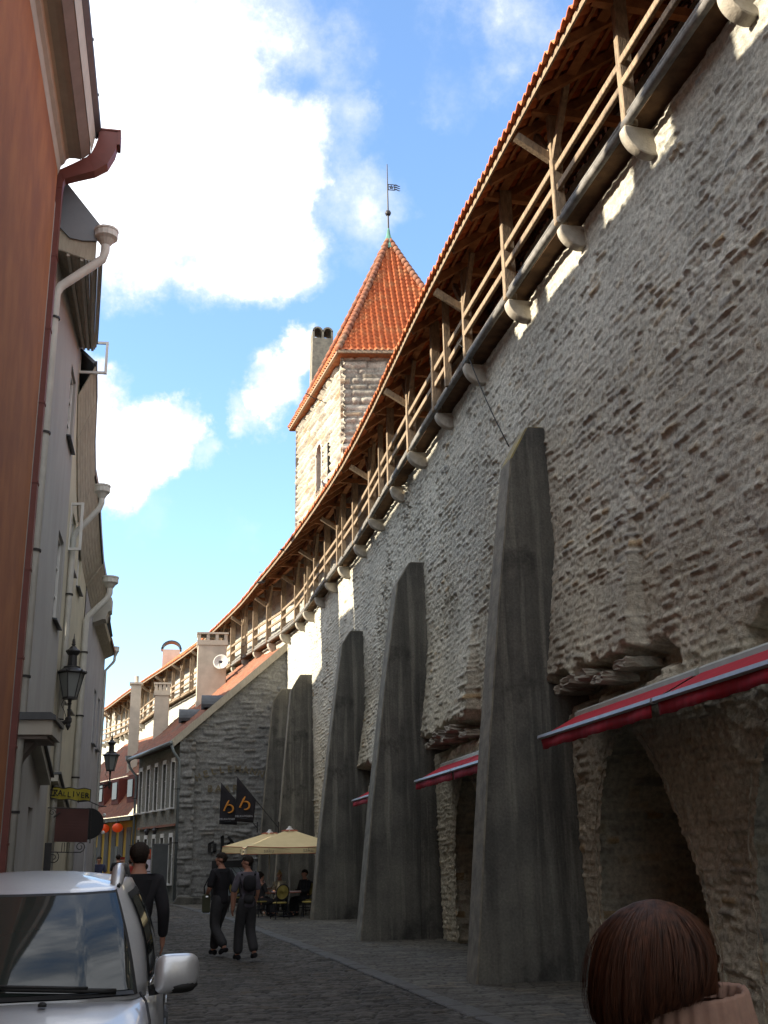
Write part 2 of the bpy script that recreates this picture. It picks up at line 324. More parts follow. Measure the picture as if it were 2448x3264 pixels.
def wloc(o):
    v=Vector((0,0,0))
    while o is not None: v+=o.location; o=o.parent
    return v
def link(name,me,parent=None,mats=(),smooth=False,loc=None):
    o=bpy.data.objects.new(name,me); COL.objects.link(o)
    for m in (mats if isinstance(mats,(list,tuple)) else [mats]): me.materials.append(m)
    if smooth:
        me.polygons.foreach_set('use_smooth',[True]*len(me.polygons)); me.update()
    if parent is not None:
        o.parent=parent
        if loc is not None: o.location=loc
    return o
ROW=[None]     # the left row of houses is scaled about the camera: factor and height offset
def row(v):
    if ROW[0] is None: return Vector(v)
    k,h=ROW[0]; x,y,z=v; return Vector((x*k,y*k,z*k+h if z>.3 else z))
def build(name,mb,m,parent=None,smooth=False,local=False,fix=True):
    if ROW[0] is not None: mb.v=[tuple(row(v)) for v in mb.v]
    off=Vector((0,0,0)) if (parent is None or local) else wloc(parent)
    me=bpy.data.meshes.new(name); me.from_pydata([(x-off.x,y-off.y,z-off.z) for x,y,z in mb.v],[],mb.f); me.update()
    if fix:
        bm=bmesh.new(); bm.from_mesh(me); bmesh.ops.recalc_face_normals(bm,faces=bm.faces); bm.to_mesh(me); bm.free()
    if isinstance(m,(list,tuple)): me.polygons.foreach_set('material_index',mb.m)
    return link(name,me,parent,m,smooth)
def tag(o,label,cat,group=None,kind=None):
    if label: o['label']=label
    if cat: o['category']=cat
    if group: o['group']=group
    if kind: o['kind']=kind
    return o
def thing(name,label,cat,loc=(0,0,0),rz=0,group=None):
    o=bpy.data.objects.new(name,None); COL.objects.link(o); o.location=row(loc); o.rotation_euler=(0,0,rz); o.empty_display_size=.2
    return tag(o,label,cat,group)
def copy_tree(o,parent=None):
    c=o.copy(); COL.objects.link(c)
    if parent is not None: c.parent=parent
    for ch in list(o.children): copy_tree(ch,c)
    return c
def bevel(o,w=.01,seg=1):
    b=o.modifiers.new('b','BEVEL'); b.width=w; b.segments=seg; b.limit_method='ANGLE'; return o
def npmesh(name,V,F,parent,m,smooth=False,tint=None):
    off=wloc(parent) if parent is not None else Vector((0,0,0))
    V=np.asarray(V,np.float32).reshape(-1,3)-np.array(off,np.float32); F=np.asarray(F,np.int32)
    k=F.shape[1]; me=bpy.data.meshes.new(name); me.vertices.add(len(V)); me.vertices.foreach_set('co',V.ravel())
    me.loops.add(F.size); me.loops.foreach_set('vertex_index',F.ravel())
    me.polygons.add(len(F)); me.polygons.foreach_set('loop_start',np.arange(0,F.size,k,dtype=np.int32))
    if tint is not None:
        a=me.attributes.new('tint','FLOAT_COLOR','POINT'); t=np.ones((len(V),4),np.float32); t[:,:3]=np.asarray(tint).reshape(-1,3); a.data.foreach_set('color',t.ravel())
    me.update(); me.validate()
    return link(name,me,parent,m,smooth)
def gridfaces(nu,nv,keep=None):
    i=np.arange(nu-1)[:,None]*nv+np.arange(nv-1)[None,:]
    F=np.stack([i,i+nv,i+nv+1,i+1],-1)
    F=F.reshape(-1,4) if keep is None else F[keep]
    return F
# hash noise
def vnoise(x,y,seed=0):
    xi=np.floor(x).astype(np.int64); yi=np.floor(y).astype(np.int64); fx=x-xi; fy=y-yi
    fx=fx*fx*(3-2*fx); fy=fy*fy*(3-2*fy)
    def h(a,b):
        n=(a*374761393+b*668265263+seed*1274126177)&0xffffffff
        n=((n^(n>>13))*1274126177)&0xffffffff
        return ((n^(n>>16))&0xffff)/65535.0
    return (h(xi,yi)*(1-fx)+h(xi+1,yi)*fx)*(1-fy)+(h(xi,yi+1)*(1-fx)+h(xi+1,yi+1)*fx)*fy
def fbm(x,y,seed=0,o=4):
    s=0;a=.5
    for k in range(o): s=s+a*vnoise(x*2**k,y*2**k,seed+k*17); a*=.5
    return s
def stones(S,Z,seed,hmin,hmax,lmin,lmax,amp=.05,wavy=.05,rough=.012,ew=.035,eh=.025,flush=.35,slab=.3,gap=.0):
    """height and tint of irregular coursed rubble over parameters S (along), Z (up)"""
    rng=np.random.RandomState(seed)
    zw=Z+wavy*(fbm(S*.8,Z*.8,seed)-.47)*2+ .3*wavy*(vnoise(S*4,Z*4,seed+5)-.5)
    z0,z1=zw.min()-.5,zw.max()+.5; b=[z0]
    while b[-1]<z1: b.append(b[-1]+rng.uniform(hmin,hmax))
    b=np.array(b); row=np.clip(np.searchsorted(b,zw)-1,0,len(b)-2)
    sw=S+.04*(vnoise(S*5,Z*7,seed+9)-.5)
    H=np.zeros_like(S); T=np.zeros(S.shape+(3,)); smin,smax=S.min()-2,S.max()+2
    dz=np.minimum(zw-b[row],b[row+1]-zw); up=(zw-b[row])/(b[row+1]-b[row])
    for r in np.unique(row):
        mk=row==r; n=int((smax-smin)/lmin)+3
        e=smin+np.cumsum(rng.uniform(lmin,lmax,n)); e=np.insert(e,0,smin-5)
        ss=sw[mk]; c=np.clip(np.searchsorted(e,ss)-1,0,len(e)-2)
        ds=np.minimum(ss-e[c],e[c+1]-ss)
        ra=rng.rand(len(e)); rb=rng.rand(len(e)); rc=rng.rand(len(e)); tl=rng.uniform(-.5,.5,len(e))
        a=np.clip((ra[c]-flush)/(1-flush),0,1)*.85+.15
        u=up[mk]; zz=zw[mk]; hc=b[r+1]-b[r]; lo_=(zz-b[r])-gap*hc*rng.rand(len(e))[c]; hi_=b[r+1]-zz-gap*.8*hc*rng.rand(len(e))[c]; ds=ds-gap*.09*rng.rand(len(e))[c]
        ed=np.clip(ds/ew,0,1)*np.clip(lo_/eh,0,1)*np.clip(hi_/(eh*1.6),0,1)
        H[mk]=ed*a*amp*(1.12+.7*tl[c]*(ss-e[c]-.15)-slab*u)
        T[mk,0]=rb[c]; T[mk,1]=np.clip(ed*1.4*np.clip(a*2.2,0.15,1),0,1); T[mk,2]=rc[c]
    H+=rough*(fbm(S*9,Z*11,seed+3)-.47)*2+rough*.5*(vnoise(S*28,Z*34,seed+4)-.5)
    return H,T
def stone_panel(name,parent,m,origin,u,v,nrm,L,Hh,du,dv,seed,poly=None,holes=(),**kw):
    """flat rubble panel from origin along u (L) and v (Hh); poly(S,Z)->mask"""
    ns=max(2,int(L/du)+1); nz=max(2,int(Hh/dv)+1)
    s=np.linspace(0,L,ns); z=np.linspace(0,Hh,nz); S,Z=np.meshgrid(s,z,indexing='ij')
    H,T=stones(S,Z,seed,**kw)
    o,u,v,nrm=(np.array(x,float) for x in (origin,u,v,nrm))
    P=o+S[...,None]*u+Z[...,None]*v+H[...,None]*nrm
    keep=None
    if poly is not None:
        sc=(s[1:]+s[:-1])/2; zc=(z[1:]+z[:-1])/2; SC,ZC=np.meshgrid(sc,zc,indexing='ij'); keep=poly(SC,ZC)
    return npmesh(name,P,gridfaces(ns,nz,keep),parent,m,False,T)
def textmesh(body,size,extr=.004,font_bold=0.0):
    cu=bpy.data.curves.new('t','FONT'); cu.body=body; cu.size=size; cu.extrude=extr; cu.align_x='CENTER'; cu.align_y='CENTER'; cu.offset=font_bold
    o=bpy.data.objects.new('t',cu); COL.objects.link(o)
    dg=bpy.context.evaluated_depsgraph_get(); me=bpy.data.meshes.new_from_object(o.evaluated_get(dg)); bpy.data.objects.remove(o); return me
def text(name,body,size,c,xd,yd,m,parent,extr=.004,bold=0.0):
    if ROW[0] is not None: size*=ROW[0][0]; c=row(c)
    me=textmesh(body,size,extr,bold); xd=Vector(xd).normalized(); yd=Vector(yd).normalized(); zd=xd.cross(yd)
    off=wloc(parent); M=Matrix(((xd.x,yd.x,zd.x,c[0]-off.x),(xd.y,yd.y,zd.y,c[1]-off.y),(xd.z,yd.z,zd.z,c[2]-off.z),(0,0,0,1)))
    me.materials.clear(); me.transform(M); return link(name,me,parent,m)
def skin_mesh(nodes,edges,root,sub=2):
    names=list(nodes); me=bpy.data.meshes.new('sk'); me.from_pydata([nodes[n][:3] for n in names],[(names.index(a),names.index(b)) for a,b in edges],[])
    o=bpy.data.objects.new('sk',me); COL.objects.link(o); o.modifiers.new('s','SKIN').use_smooth_shade=True
    for i,n in enumerate(names):
        r=nodes[n][3]; r=r if hasattr(r,'__len__') else (r,r); me.skin_vertices[0].data[i].radius=r
        me.skin_vertices[0].data[i].use_root=(n==root)
    ss=o.modifiers.new('u','SUBSURF'); ss.levels=sub; ss.render_levels=sub
    dg=bpy.context.evaluated_depsgraph_get(); out=bpy.data.meshes.new_from_object(o.evaluated_get(dg)); bpy.data.objects.remove(o)
    return out
# ------------------------------------------------------------------ the line of the wall in plan
def smooth_poly(pts,step=.25,k=9):
    pts=np.array(pts,float); d=np.r_[0,np.cumsum(np.linalg.norm(np.diff(pts,axis=0),axis=1))]
    s=np.arange(0,d[-1],step); x=np.interp(s,d,pts[:,0]); y=np.interp(s,d,pts[:,1])
    for _ in range(3):
        kx=np.pad(x,k,'reflect',reflect_type='odd'); ky=np.pad(y,k,'reflect',reflect_type='odd'); w_=np.ones(2*k+1)/(2*k+1)
        x=np.convolve(kx,w_,'valid'); y=np.convolve(ky,w_,'valid')
    return np.c_[x,y]
TIP=smooth_poly([(5.75,-16),(5.45,-4),(5.22,5),(5.155,8.03),(5.06,10.2),(4.97,12.4),(4.88,14.5),(4.83,16.9),(4.80,19.1),(4.78,21.3),(4.77,23.6),(4.78,26.2),(4.80,28.7),(4.73,31.1),(4.56,33.1),(4.35,35.2),(4.17,37.5),(3.98,39.4),(3.8,41.6),(3.5,43.6),(3.17,45.6),(2.82,47.5),(2.41,49.5),(1.95,52.3),(1.2,55.9),(-.2,62),(-1.5,68),(-2.5,74),(-3.2,78.25),(-5.32,84.5),(-7.2,90)])  # corbel tips computed from image pixel positions, then baked as coordinates
TIP*=1.05
ZG=.42      # wall top lies at 10.28
tg=np.gradient(TIP,axis=0); tg/=np.linalg.norm(tg,axis=1)[:,None]
bump_=.3*np.exp(-((TIP[:,1]-41.5)/4.5)**2)
WP=TIP+np.c_[tg[:,1],-tg[:,0]]*(.34+bump_)[:,None]          # wall face at z=9
tw=np.gradient(WP,axis=0); tw/=np.linalg.norm(tw,axis=1)[:,None]
NW=np.c_[-tw[:,1],tw[:,0]]                                    # towards the street
SW=np.r_[0,np.cumsum(np.linalg.norm(np.diff(WP,axis=0),axis=1))]
def wp(s): return np.c_[np.interp(s,SW,WP[:,0]),np.interp(s,SW,WP[:,1])]
def wn(s):
    n=np.c_[np.interp(s,SW,NW[:,0]),np.interp(s,SW,NW[:,1])]; return n/np.linalg.norm(n,axis=1)[:,None]
def s_at_y(y): return float(np.interp(y,WP[:,1],SW))
def G(s,off,z):
    p=wp([s])[0]; n=wn([s])[0]; return Vector((p[0]+n[0]*off,p[1]+n[1]*off,z+ZG if z>9 else z))
EAV=smooth_poly([(5.3,-14),(4.75,4),(4.58,9.5),(4.47,11.5),(4.33,15.7),(4.25,17.5),(4.27,19.4),(4.26,23.8),(4.08,28.25),(3.57,34.5),(2.6,43.5),(1.21,52.07),(.45,55.8),(-1.05,61.75),(-2.48,67.7),(-5.16,80),(-8.2,89)],k=8)
EZK=lambda y:11.58+np.interp(y,[29,44],[0,.42])
EAV=EAV*((EZK(EAV[:,1])+ZG-1.65)/9.95)[:,None]
def _eoff():
    out=[]
    for p in EAV:
        i=np.argmin(((WP-p)**2).sum(1)); out.append((SW[i],(p-WP[i])@NW[i]))
    out=np.array(out); return out[np.argsort(out[:,0])]
EO=_eoff()
def eo(s): return np.interp(s,EO[:,0],EO[:,1])

# ------------------------------------------------------------------ ground
def ground():
    g=MB(); g.quad((-400,-200,-.09),(400,-200,-.09),(400,600,-.09),(-400,600,-.09))
    tag(build('ground',g,EARTH),'','',kind='structure')
    def kx(y): return np.interp(y,[-14,5,12.47,19.0,32.3,42,52,60,90],[5.0,3.9,3.32,2.88,1.82,.5,-1.9,-4.4,-12])
    def rx(y): return np.interp(y,[-14,40,46,60,90],[-1.80,-1.85,-3.2,-9,-20])
    def strip(name,fa,fb,y0,y1,dy,nu,m,seed,z,**kw):
        ys=np.arange(y0,y1,dy); us=np.linspace(0,1,nu); U,Y=np.meshgrid(us,ys,indexing='ij'); X=fa(Y)+(fb(Y)-fa(Y))*U
        H,T=stones(X,Y,seed,**kw)
        Z=z+H+.035*(fbm(X*.5,Y*.5,seed+2)-.47)
        return tag(npmesh(name,np.stack([X,Y,Z],-1),gridfaces(nu,len(ys)),None,m,False,T),'','',kind='structure')
    kw=dict(hmin=.10,hmax=.15,lmin=.14,lmax=.28,amp=.03,wavy=.05,rough=.004,ew=.022,eh=.02,flush=-.6)
    strip('road',rx,lambda y:kx(y)-.14,2.5,46,.032,120,COBB,3,-.035,**kw)
    strip('pavement',lambda y:kx(y)+.14,lambda y:kx(y)*0+np.interp(y,WP[:,1],WP[:,0])+1.6,6,44,.042,110,PAVE,5,-.03,hmin=.13,hmax=.2,lmin=.2,lmax=.45,amp=.025,wavy=.06,rough=.005,ew=.025,eh=.022,flush=-.8)
    kw2=dict(kw); kw2.update(hmin=.2,hmax=.3,lmin=.25,lmax=.5,ew=.06,eh=.05)
    strip('far_road',lambda y:rx(y)-1,lambda y:kx(y)+1.2,45.9,88,.15,50,COBB,8,-.045,**kw2)
    strip('near_road',lambda y:rx(y)-.5,lambda y:kx(y)+1.6,-14,2.6,.15,50,COBB,9,-.045,**kw2)
    lp=MB(); lp.box(-2.25,-1.80,-14,41,-.2,.03); tag(bevel(build('side_pavement',lp,CONC),.02),'','',kind='structure')
    k=MB(); y=3.0; rng=random.Random(4)
    while y<46:
        l=rng.uniform(.5,.95); a,b=float(kx(y)),float(kx(y+l-.02)); d=Vector((b-a,l-.02,0)).normalized(); n=Vector((d.y,-d.x,0))
        z=rng.uniform(-.006,.008); wd=.13+rng.uniform(-.015,.012)
        k.obox(((a+b)/2,y+l/2,-.07+z),d*(l/2-.01),n*wd,(0,0,.07)); y+=l
    tag(bevel(build('kerb_strip',k,mat('kerb granite',(.095,.093,.086),(.065,.063,.058),scale=8,rough=.8,bump=.4,bscale=30)),.015),'','',kind='structure')
    ks=MB()
    for i in range(40):
        pass
ground()

# ------------------------------------------------------------------ the town wall
ARCH=np.array([(-1.80,-.5),(-1.80,0),(-1.78,.4),(-1.65,.95),(-1.50,1.4),(-1.30,1.75),(-1.0,2.15),(-.65,2.58),(-.25,2.95),(.15,3.22),(.55,3.2),(.95,2.85),(1.25,2.4),(1.47,1.9),(1.57,1.2),(1.63,0),(1.63,-.5)])
ARCH[:,0]*=np.where(ARCH[:,0]<0,.83,1)
ARCH_Y=[4.9,9.12,12.98,20.25,27.7]
def in_poly(X,Y,P):
    c=np.zeros(X.shape,bool); n=len(P)
    for i in range(n):
        x1,y1=P[i]; x2,y2=P[(i+1)%n]
        if y1==y2: continue
        c^=((y1>Y)!=(y2>Y))&(X<(x2-x1)*(Y-y1)/(y2-y1)+x1)
    return c
WALL=thing('town_wall','high grey limestone rubble town wall with blind arches and corbels','wall',(5.6,14,0))
def town_wall():
    ys=[-15]; 
    while ys[-1]<90:
        y=ys[-1]; ys.append(y+(.12 if y<5.5 else .028 if y<19 else .028+.0032*(y-19) if y<45 else .14))
    s=np.array([s_at_y(y) for y in ys]); z=np.arange(-.2,9.92+ZG,.0225)
    S,Z=np.meshgrid(s,z,indexing='ij'); P=wp(s); N=wn(s)
    H,T=stones(S,Z,21,hmin=.06,hmax=.145,lmin=.12,lmax=.46,amp=.058,wavy=.075,rough=.034,ew=.035,eh=.026,flush=.24,slab=.62,gap=.35)
    H2,T2=stones(S+40,Z,33,hmin=.06,hmax=.13,lmin=.10,lmax=.30,amp=.075,wavy=.13,rough=.042,ew=.024,eh=.016,flush=.25,slab=.45,gap=.4)
    Y=np.broadcast_to(P[:,1][:,None],S.shape)
    mixr=np.clip((fbm(S*.16,Z*.2,77,3)-.40)*7,0,1)*np.clip((Y-16.5)/3,0,1)      # rougher rubble farther on
    H=H*(1-mixr)+H2*mixr; T=T*(1-mixr[...,None])+T2*mixr[...,None]
    H+=.05*(fbm(S*.35,Z*.4,12,3)-.45)+.022*(fbm(S*3.2+9,Z*5.5,15,4)-.47)
    smear=np.clip((fbm(S*1.1,Z*1.5,41,3)-.40)*5,0,1); H*=(.6+.4*smear); T[...,1]*=(.45+.55*smear)
    # worn projections left over the arches
    def bracket(y0,y1,zb,zt,d):
        jag=.20*(vnoise(S*3.2,Z*0,51)-.5)+.12*(vnoise(S*11,Z*0,52)-.5)
        up=np.clip((zt-Z)/(zt-zb),0,1)*np.clip((Z-(zb+jag))/.05,0,1)
        side=np.clip((Y-(y0+.05*(vnoise(Z*6,S*0,53)-.5)))/.05,0,1)*np.clip((y1-Y)/.05,0,1)
        cav=np.clip(((zb+jag)-Z)/.05,0,1)*np.clip((Z-(zb-.42+jag))/.12,0,1)*np.clip((Y-(y0-.75))/.25,0,1)*np.clip((y1-Y)/.05,0,1)
        return d*up*side-.32*cav
    H+=bracket(12.35,15.3,4.0,6.1,.30)+bracket(19.4,23.3,4.0,6.0,.28)+bracket(26.8,31.2,4.0,5.8,.3)+bracket(8.15,10.2,3.95,5.2,.0)
    lean=(.022)*(9-Z)
    X3=P[:,0][:,None]+N[:,0][:,None]*(H-lean); Y3=P[:,1][:,None]+N[:,1][:,None]*(H-lean)
    V=np.stack([X3,Y3,Z],-1)
    yc=(P[1:,1]+P[:-1,1])/2; zc=(z[1:]+z[:-1])/2; YC,ZC=np.meshgrid(yc,zc,indexing='ij')
    keep=np.ones(YC.shape,bool)
    for a in ARCH_Y:
        near=(YC>a-2.2)&(YC<a+2.1)&(ZC<3.6)
        jit=.05*(vnoise(ZC*7,YC*7,61)-.5)
        keep&=~(near&in_poly(YC-a+jit,ZC,ARCH*np.array([.955,.965])))
    npmesh('masonry',V,gridfaces(len(s),len(z),keep),WALL,LIME,False,T)
    # arch reveals and back walls
    for a in ARCH_Y:
        A=ARCH.copy(); c=np.array([0,1.2]); q=A*1.0; q[:,0]*=1.005
        d=np.r_[0,np.cumsum(np.linalg.norm(np.diff(q,axis=0),axis=1))]; t=np.arange(0,d[-1],.04); qa=np.interp(t,d,q[:,0]); qz=np.interp(t,d,q[:,1])
        tn=np.gradient(np.c_[qa,qz],axis=0); tn/=np.linalg.norm(tn,axis=1)[:,None]; nn=np.c_[tn[:,1],-tn[:,0]]   # inward of the opening
        u=np.r_[np.linspace(-.02,.3,9),np.linspace(.36,1.98,24)]
        TT,U=np.meshgrid(t,u,indexing='ij'); Hh,Tt=stones(U*1.0+a,TT,int(a*7)+3,hmin=.10,hmax=.2,lmin=.2,lmax=.5,amp=.07,wavy=.05,rough=.02,ew=.05,eh=.035)
        YA=qa[:,None]+nn[:,0][:,None]*(Hh*.8-.03)+a; ZA=qz[:,None]+nn[:,1][:,None]*(Hh*.8-.03)
        bx=np.interp(YA,WP[:,1],WP[:,0])+(.022)*(9-ZA)
        npmesh('arch_reveal',np.stack([bx+U,YA,ZA],-1),gridfaces(len(t),len(u)),WALL,LIME,False,Tt)
        yb=np.arange(a-2.1,a+2.0,.045); zb=np.arange(-.2,3.6,.04); YB,ZB=np.meshgrid(yb,zb,indexing='ij')
        Hb,Tb=stones(YB,ZB,int(a*5),hmin=.12,hmax=.22,lmin=.25,lmax=.6,amp=.08,wavy=.06,rough=.02,ew=.05,eh=.04)
        bx=np.interp(YB,WP[:,1],WP[:,0])+(.022)*(9-ZB)+1.9
        npmesh('recess_wall',np.stack([bx-Hb,YB,ZB],-1),gridfaces(len(yb),len(zb)),WALL,LIME,False,Tb)
    # top, back and inner parapet of the wall
    b=MB(); ss=np.arange(s_at_y(-15),s_at_y(89),1.5)
    rings=[[G(x,-.03,9.86),G(x,-2.6,9.86),G(x,-2.6,-.2),G(x,-2.0,-.2),G(x,-2.0,9.5),G(x,-.2,9.5)] for x in ss]
    b.loft(rings); build('wall_core',b,mat('wall core',(.30,.28,.24),(.24,.22,.19),scale=3,rough=.95),WALL)
    sp=np.arange(s_at_y(-15),s_at_y(89),.09); zp=np.arange(9.86+ZG,12.9+ZG,.07); SP,ZP=np.meshgrid(sp,zp,indexing='ij'); Pp=wp(sp); Np=wn(sp)
    Hp,Tp=stones(SP,ZP,91,hmin=.12,hmax=.22,lmin=.25,lmax=.7,amp=.05,wavy=.07,rough=.015)
    yy=Pp[:,1]; offp=np.interp(yy,[-15,22,32,90],[-1.35,-1.3,-.25,-.12])[:,None]
    zz=ZP
    npmesh('inner_parapet',np.stack([Pp[:,0][:,None]+Np[:,0][:,None]*(offp+Hp),Pp[:,1][:,None]+Np[:,1][:,None]*(offp+Hp),zz],-1),gridfaces(len(sp),len(zp)),WALL,LIME,False,Tp)
town_wall()
def ledge_stones():
    rng=random.Random(5)
    for y0,y1 in ((12.5,14.8),(19.6,22.6)):
        y=y0
        while y<y1:
            l=rng.uniform(.22,.5); z=3.86+rng.uniform(-.12,.06); x=np.interp(y,WP[:,1],WP[:,0])+.022*(9-z)+rng.uniform(-.16,.02)
            bm=bmesh.new(); bmesh.ops.create_cube(bm,size=1); bmesh.ops.subdivide_edges(bm,edges=bm.edges[:],cuts=3,use_grid_fill=True)
            for v in bm.verts:
                q=Vector((v.co.x*.5,v.co.y*l,v.co.z*rng.uniform(.10,.13))); q+=Vector((rng.uniform(-.02,.02),rng.uniform(-.025,.025),rng.uniform(-.012,.012))); v.co=q+Vector((x,y+l/2,z))-wloc(WALL)
            me=bpy.data.meshes.new('ledge_stone'); bm.to_mesh(me); bm.free(); link('ledge_stone',me,WALL,CORBEL if rng.random()<.1 else mat('rough ledge stone',(.30,.27,.21),(.20,.185,.15),scale=7,rough=.95,bump=.8,bscale=22))
            y+=l+rng.uniform(.02,.18)
ledge_stones()
CY=[1.05*v for v in (-1.0,1.3,3.55,5.75,8.03,10.23,12.38,14.54,16.9,19.1,21.35,23.6,26.2,28.7,31.1,33.1,35.2,37.4,39.4,41.6,43.6,45.6,47.5,49.5,51.6,53.7)]
CY_MID=[1.05*v for v in (55.8,57.9,60.0,62.1,64.2,66.3,68.4,70.5)]
CY_FAR=[1.05*v for v in (72.0,73.3,74.6,75.9,77.1,78.25,79.8,81.15,82.5,83.5,84.5,85.6)]
def corbels():
    n=10; prof=[(-.6,9.86),(-.6,9.55),(-.05,9.49)]+[(.06+.38*math.sin(a),9.83-.36*math.cos(a)) for a in [R(x) for x in range(6,91,9)]]+[(.43,9.86)]
    first=None
    for i,y in enumerate(CY+CY_FAR):
        s=s_at_y(y)+.03*math.sin(i*3.1); p=wp([s])[0]; nr=wn([s])[0]; hw=.10 if y<63 else .09
        mb=MB(); mb.prism(prof,lambda a,b,t:(a,(t-.5)*2*hw,b-9.86))
        if first is None or i==len(CY):
            me=bpy.data.meshes.new('corbel'); me.from_pydata(mb.v,[],mb.f); bm=bmesh.new(); bm.from_mesh(me); bmesh.ops.recalc_face_normals(bm,faces=bm.faces)
            bmesh.ops.bevel(bm,geom=bm.edges[:],offset=.015,segments=1,affect='EDGES'); bm.to_mesh(me); bm.free(); me.materials.append(CORBEL); first=me
        o=bpy.data.objects.new('corbel',first); COL.objects.link(o); o.parent=WALL; off=wloc(WALL)
        o.location=(p[0]-off.x,p[1]-off.y,9.865+ZG-off.z); o.rotation_euler=(.02*math.sin(i*5),.03*math.sin(i*2.3),math.atan2(nr[1],nr[0]))
        o.scale=(.93+.09*math.sin(i*2.7),.9+.14*math.sin(i*1.9+1),.9+.08*math.sin(i*4.1))
corbels()

# ------------------------------------------------------------------ timber gallery on top of the wall
GAL=thing('wall_gallery','roofed timber defence gallery with clay pantiles along the wall top','gallery',(4.8,14,9.86))
def gallery():
    rng=random.Random(11)
    allp=CY+CY_MID+CY_FAR; sv=[s_at_y(y) for y in allp]
    PO=.36
    yof=lambda s:float(np.interp(s,SW,WP[:,1]))
    ez=lambda s:float(EZK(yof(s)))+.03*math.sin(s*.21)
    for i,s in enumerate(sv):
        y=allp[i]; far=y>75
        lean=rng.uniform(-.03,.03); o=PO+rng.uniform(-.02,.02); w_=.085 if far else rng.uniform(.13,.155)
        pm=MB(); pm.bar(G(s,o-.03,9.9),G(s+lean,o-.03,ez(s)+.35),w_*.85,w_*rng.uniform(1.3,1.6),up=(1,0,0))
        post=bevel(build('post',pm,WOOD,GAL),.012)
        if (i%2==0) or far:
            for sg in (-1,1):
                bm_=MB(); bm_.bar(G(s,o,ez(s)-.58),G(s+sg*.62,o,ez(s)+.28),.085,.1); build('brace',bm_,WOOD,post)
        if i%2==0:
            bm_=MB(); bm_.bar(G(s+.08,o+.02,ez(s)-.52),G(s+.08,o+.55,ez(s)-.20),.10,.12); build('outrigger',bm_,WOOD,post)
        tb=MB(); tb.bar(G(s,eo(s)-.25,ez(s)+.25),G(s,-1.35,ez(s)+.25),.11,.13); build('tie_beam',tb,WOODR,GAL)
        if far and i%1: continue
        if i+1<len(sv):
            s2=sv[i+1]
            for zr in (10.50,10.84):
                rm=MB(); rm.bar(G(s,o+.01,zr+rng.uniform(-.03,.03)),G(s2,o+.01,zr+rng.uniform(-.03,.03)),.06,.105); bevel(build('rail',rm,WOOD,GAL),.008)
            lm=MB(); lm.tube([G(s-.06,o-.0,9.95),G((s+s2)/2,o-.0,9.96),G(s2+.06,o-.0,9.95)],.06,8); build('sill_log',lm,WOODG if y<50 else WOOD,GAL,smooth=True)
            lm=MB(); lm.tube([G(s-.02,o-.03,10.08),G(s2+.02,o-.03,10.07)],.046,8); build('toe_log',lm,WOODG if y<50 else WOOD,GAL,smooth=True)
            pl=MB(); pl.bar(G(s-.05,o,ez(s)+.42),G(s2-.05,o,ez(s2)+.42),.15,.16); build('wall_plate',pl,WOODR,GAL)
    # extra doubled posts as in the old structure
    for y in (18.9,25.8,31.7,38.2,49.2,60.2):
        s=s_at_y(y); pm=MB(); pm.bar(G(s,.40,9.95),G(s,.40,ez(s)+.32),.08,.13,up=(1,0,0)); build('post',pm,WOOD,GAL)
    # rafters, battens, deck, roof
    s0,s1=s_at_y(-2),s_at_y(87.5)
    s=s0+.4
    pitch=lambda x,o:ez(x)+(eo(x)-o)*.74     # roof underside height at offset o
    while s<s1:
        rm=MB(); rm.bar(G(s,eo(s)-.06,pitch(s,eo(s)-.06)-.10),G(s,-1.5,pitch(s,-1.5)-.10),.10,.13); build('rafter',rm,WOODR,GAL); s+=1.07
    bt=MB(); seg=np.arange(s0,s1,2.0)
    for k in range(9):
        for a,b in zip(seg[:-1],seg[1:]):
            f=k/8; oa,ob=eo(a)*(1-f)-1.5*f-.04*(1-f),eo(b)*(1-f)-1.5*f-.04*(1-f)
            bt.bar(G(a,oa,pitch(a,oa)-.015),G(b,ob,pitch(b,ob)-.015),.05,.03)
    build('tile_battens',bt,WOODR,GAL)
    fb=MB()
    for a,b in zip(seg[:-1],seg[1:]):
        fb.bar(G(a,eo(a)-.02,pitch(a,eo(a))-.035),G(b,eo(b)-.02,pitch(b,eo(b))-.035),.03,.09)
    build('eaves_board',fb,WOOD,GAL)
    dk=MB()
    for a,b in zip(seg[:-1],seg[1:]):
        dk.add([G(a,.27,10.03),G(b,.27,10.03),G(b,-1.3,10.03),G(a,-1.3,10.03),G(a,.27,9.99),G(b,.27,9.99),G(b,-1.3,9.99),G(a,-1.3,9.99)],[(0,1,2,3),(7,6,5,4),(0,4,5,1)])
    build('deck',dk,mat('brown deck boards',(.20,.115,.06),(.11,.065,.038),scale=5,rough=.9),GAL)
    bd=MB(); segb=np.arange(s_at_y(-2),s_at_y(33),.24)
    for a in segb: bd.obox(G(a,-1.22,11.1),(G(a+.11,-1.22,11.1)-G(a,-1.22,11.1)),(wn([a])[0][0]*.015,wn([a])[0][1]*.015,0),(0,0,1.05))
    build('boarding',bd,WOODD,GAL)
    # pantiles: wavy courses
    per=.215; su=np.arange(s0,s1,per/6); 
    rows=9; pts=[]; PP=wp(su); NN=wn(su); E_=eo(su)+.06; EZ=np.array([ez(x) for x in su])
    ph=(su%per)/per; wave=.044*np.sin(2*np.pi*ph)+.012*np.sin(4*np.pi*ph+.8)
    rj=np.array([np.random.RandomState(int(x/per)).rand() for x in su])*.02
    V=[]
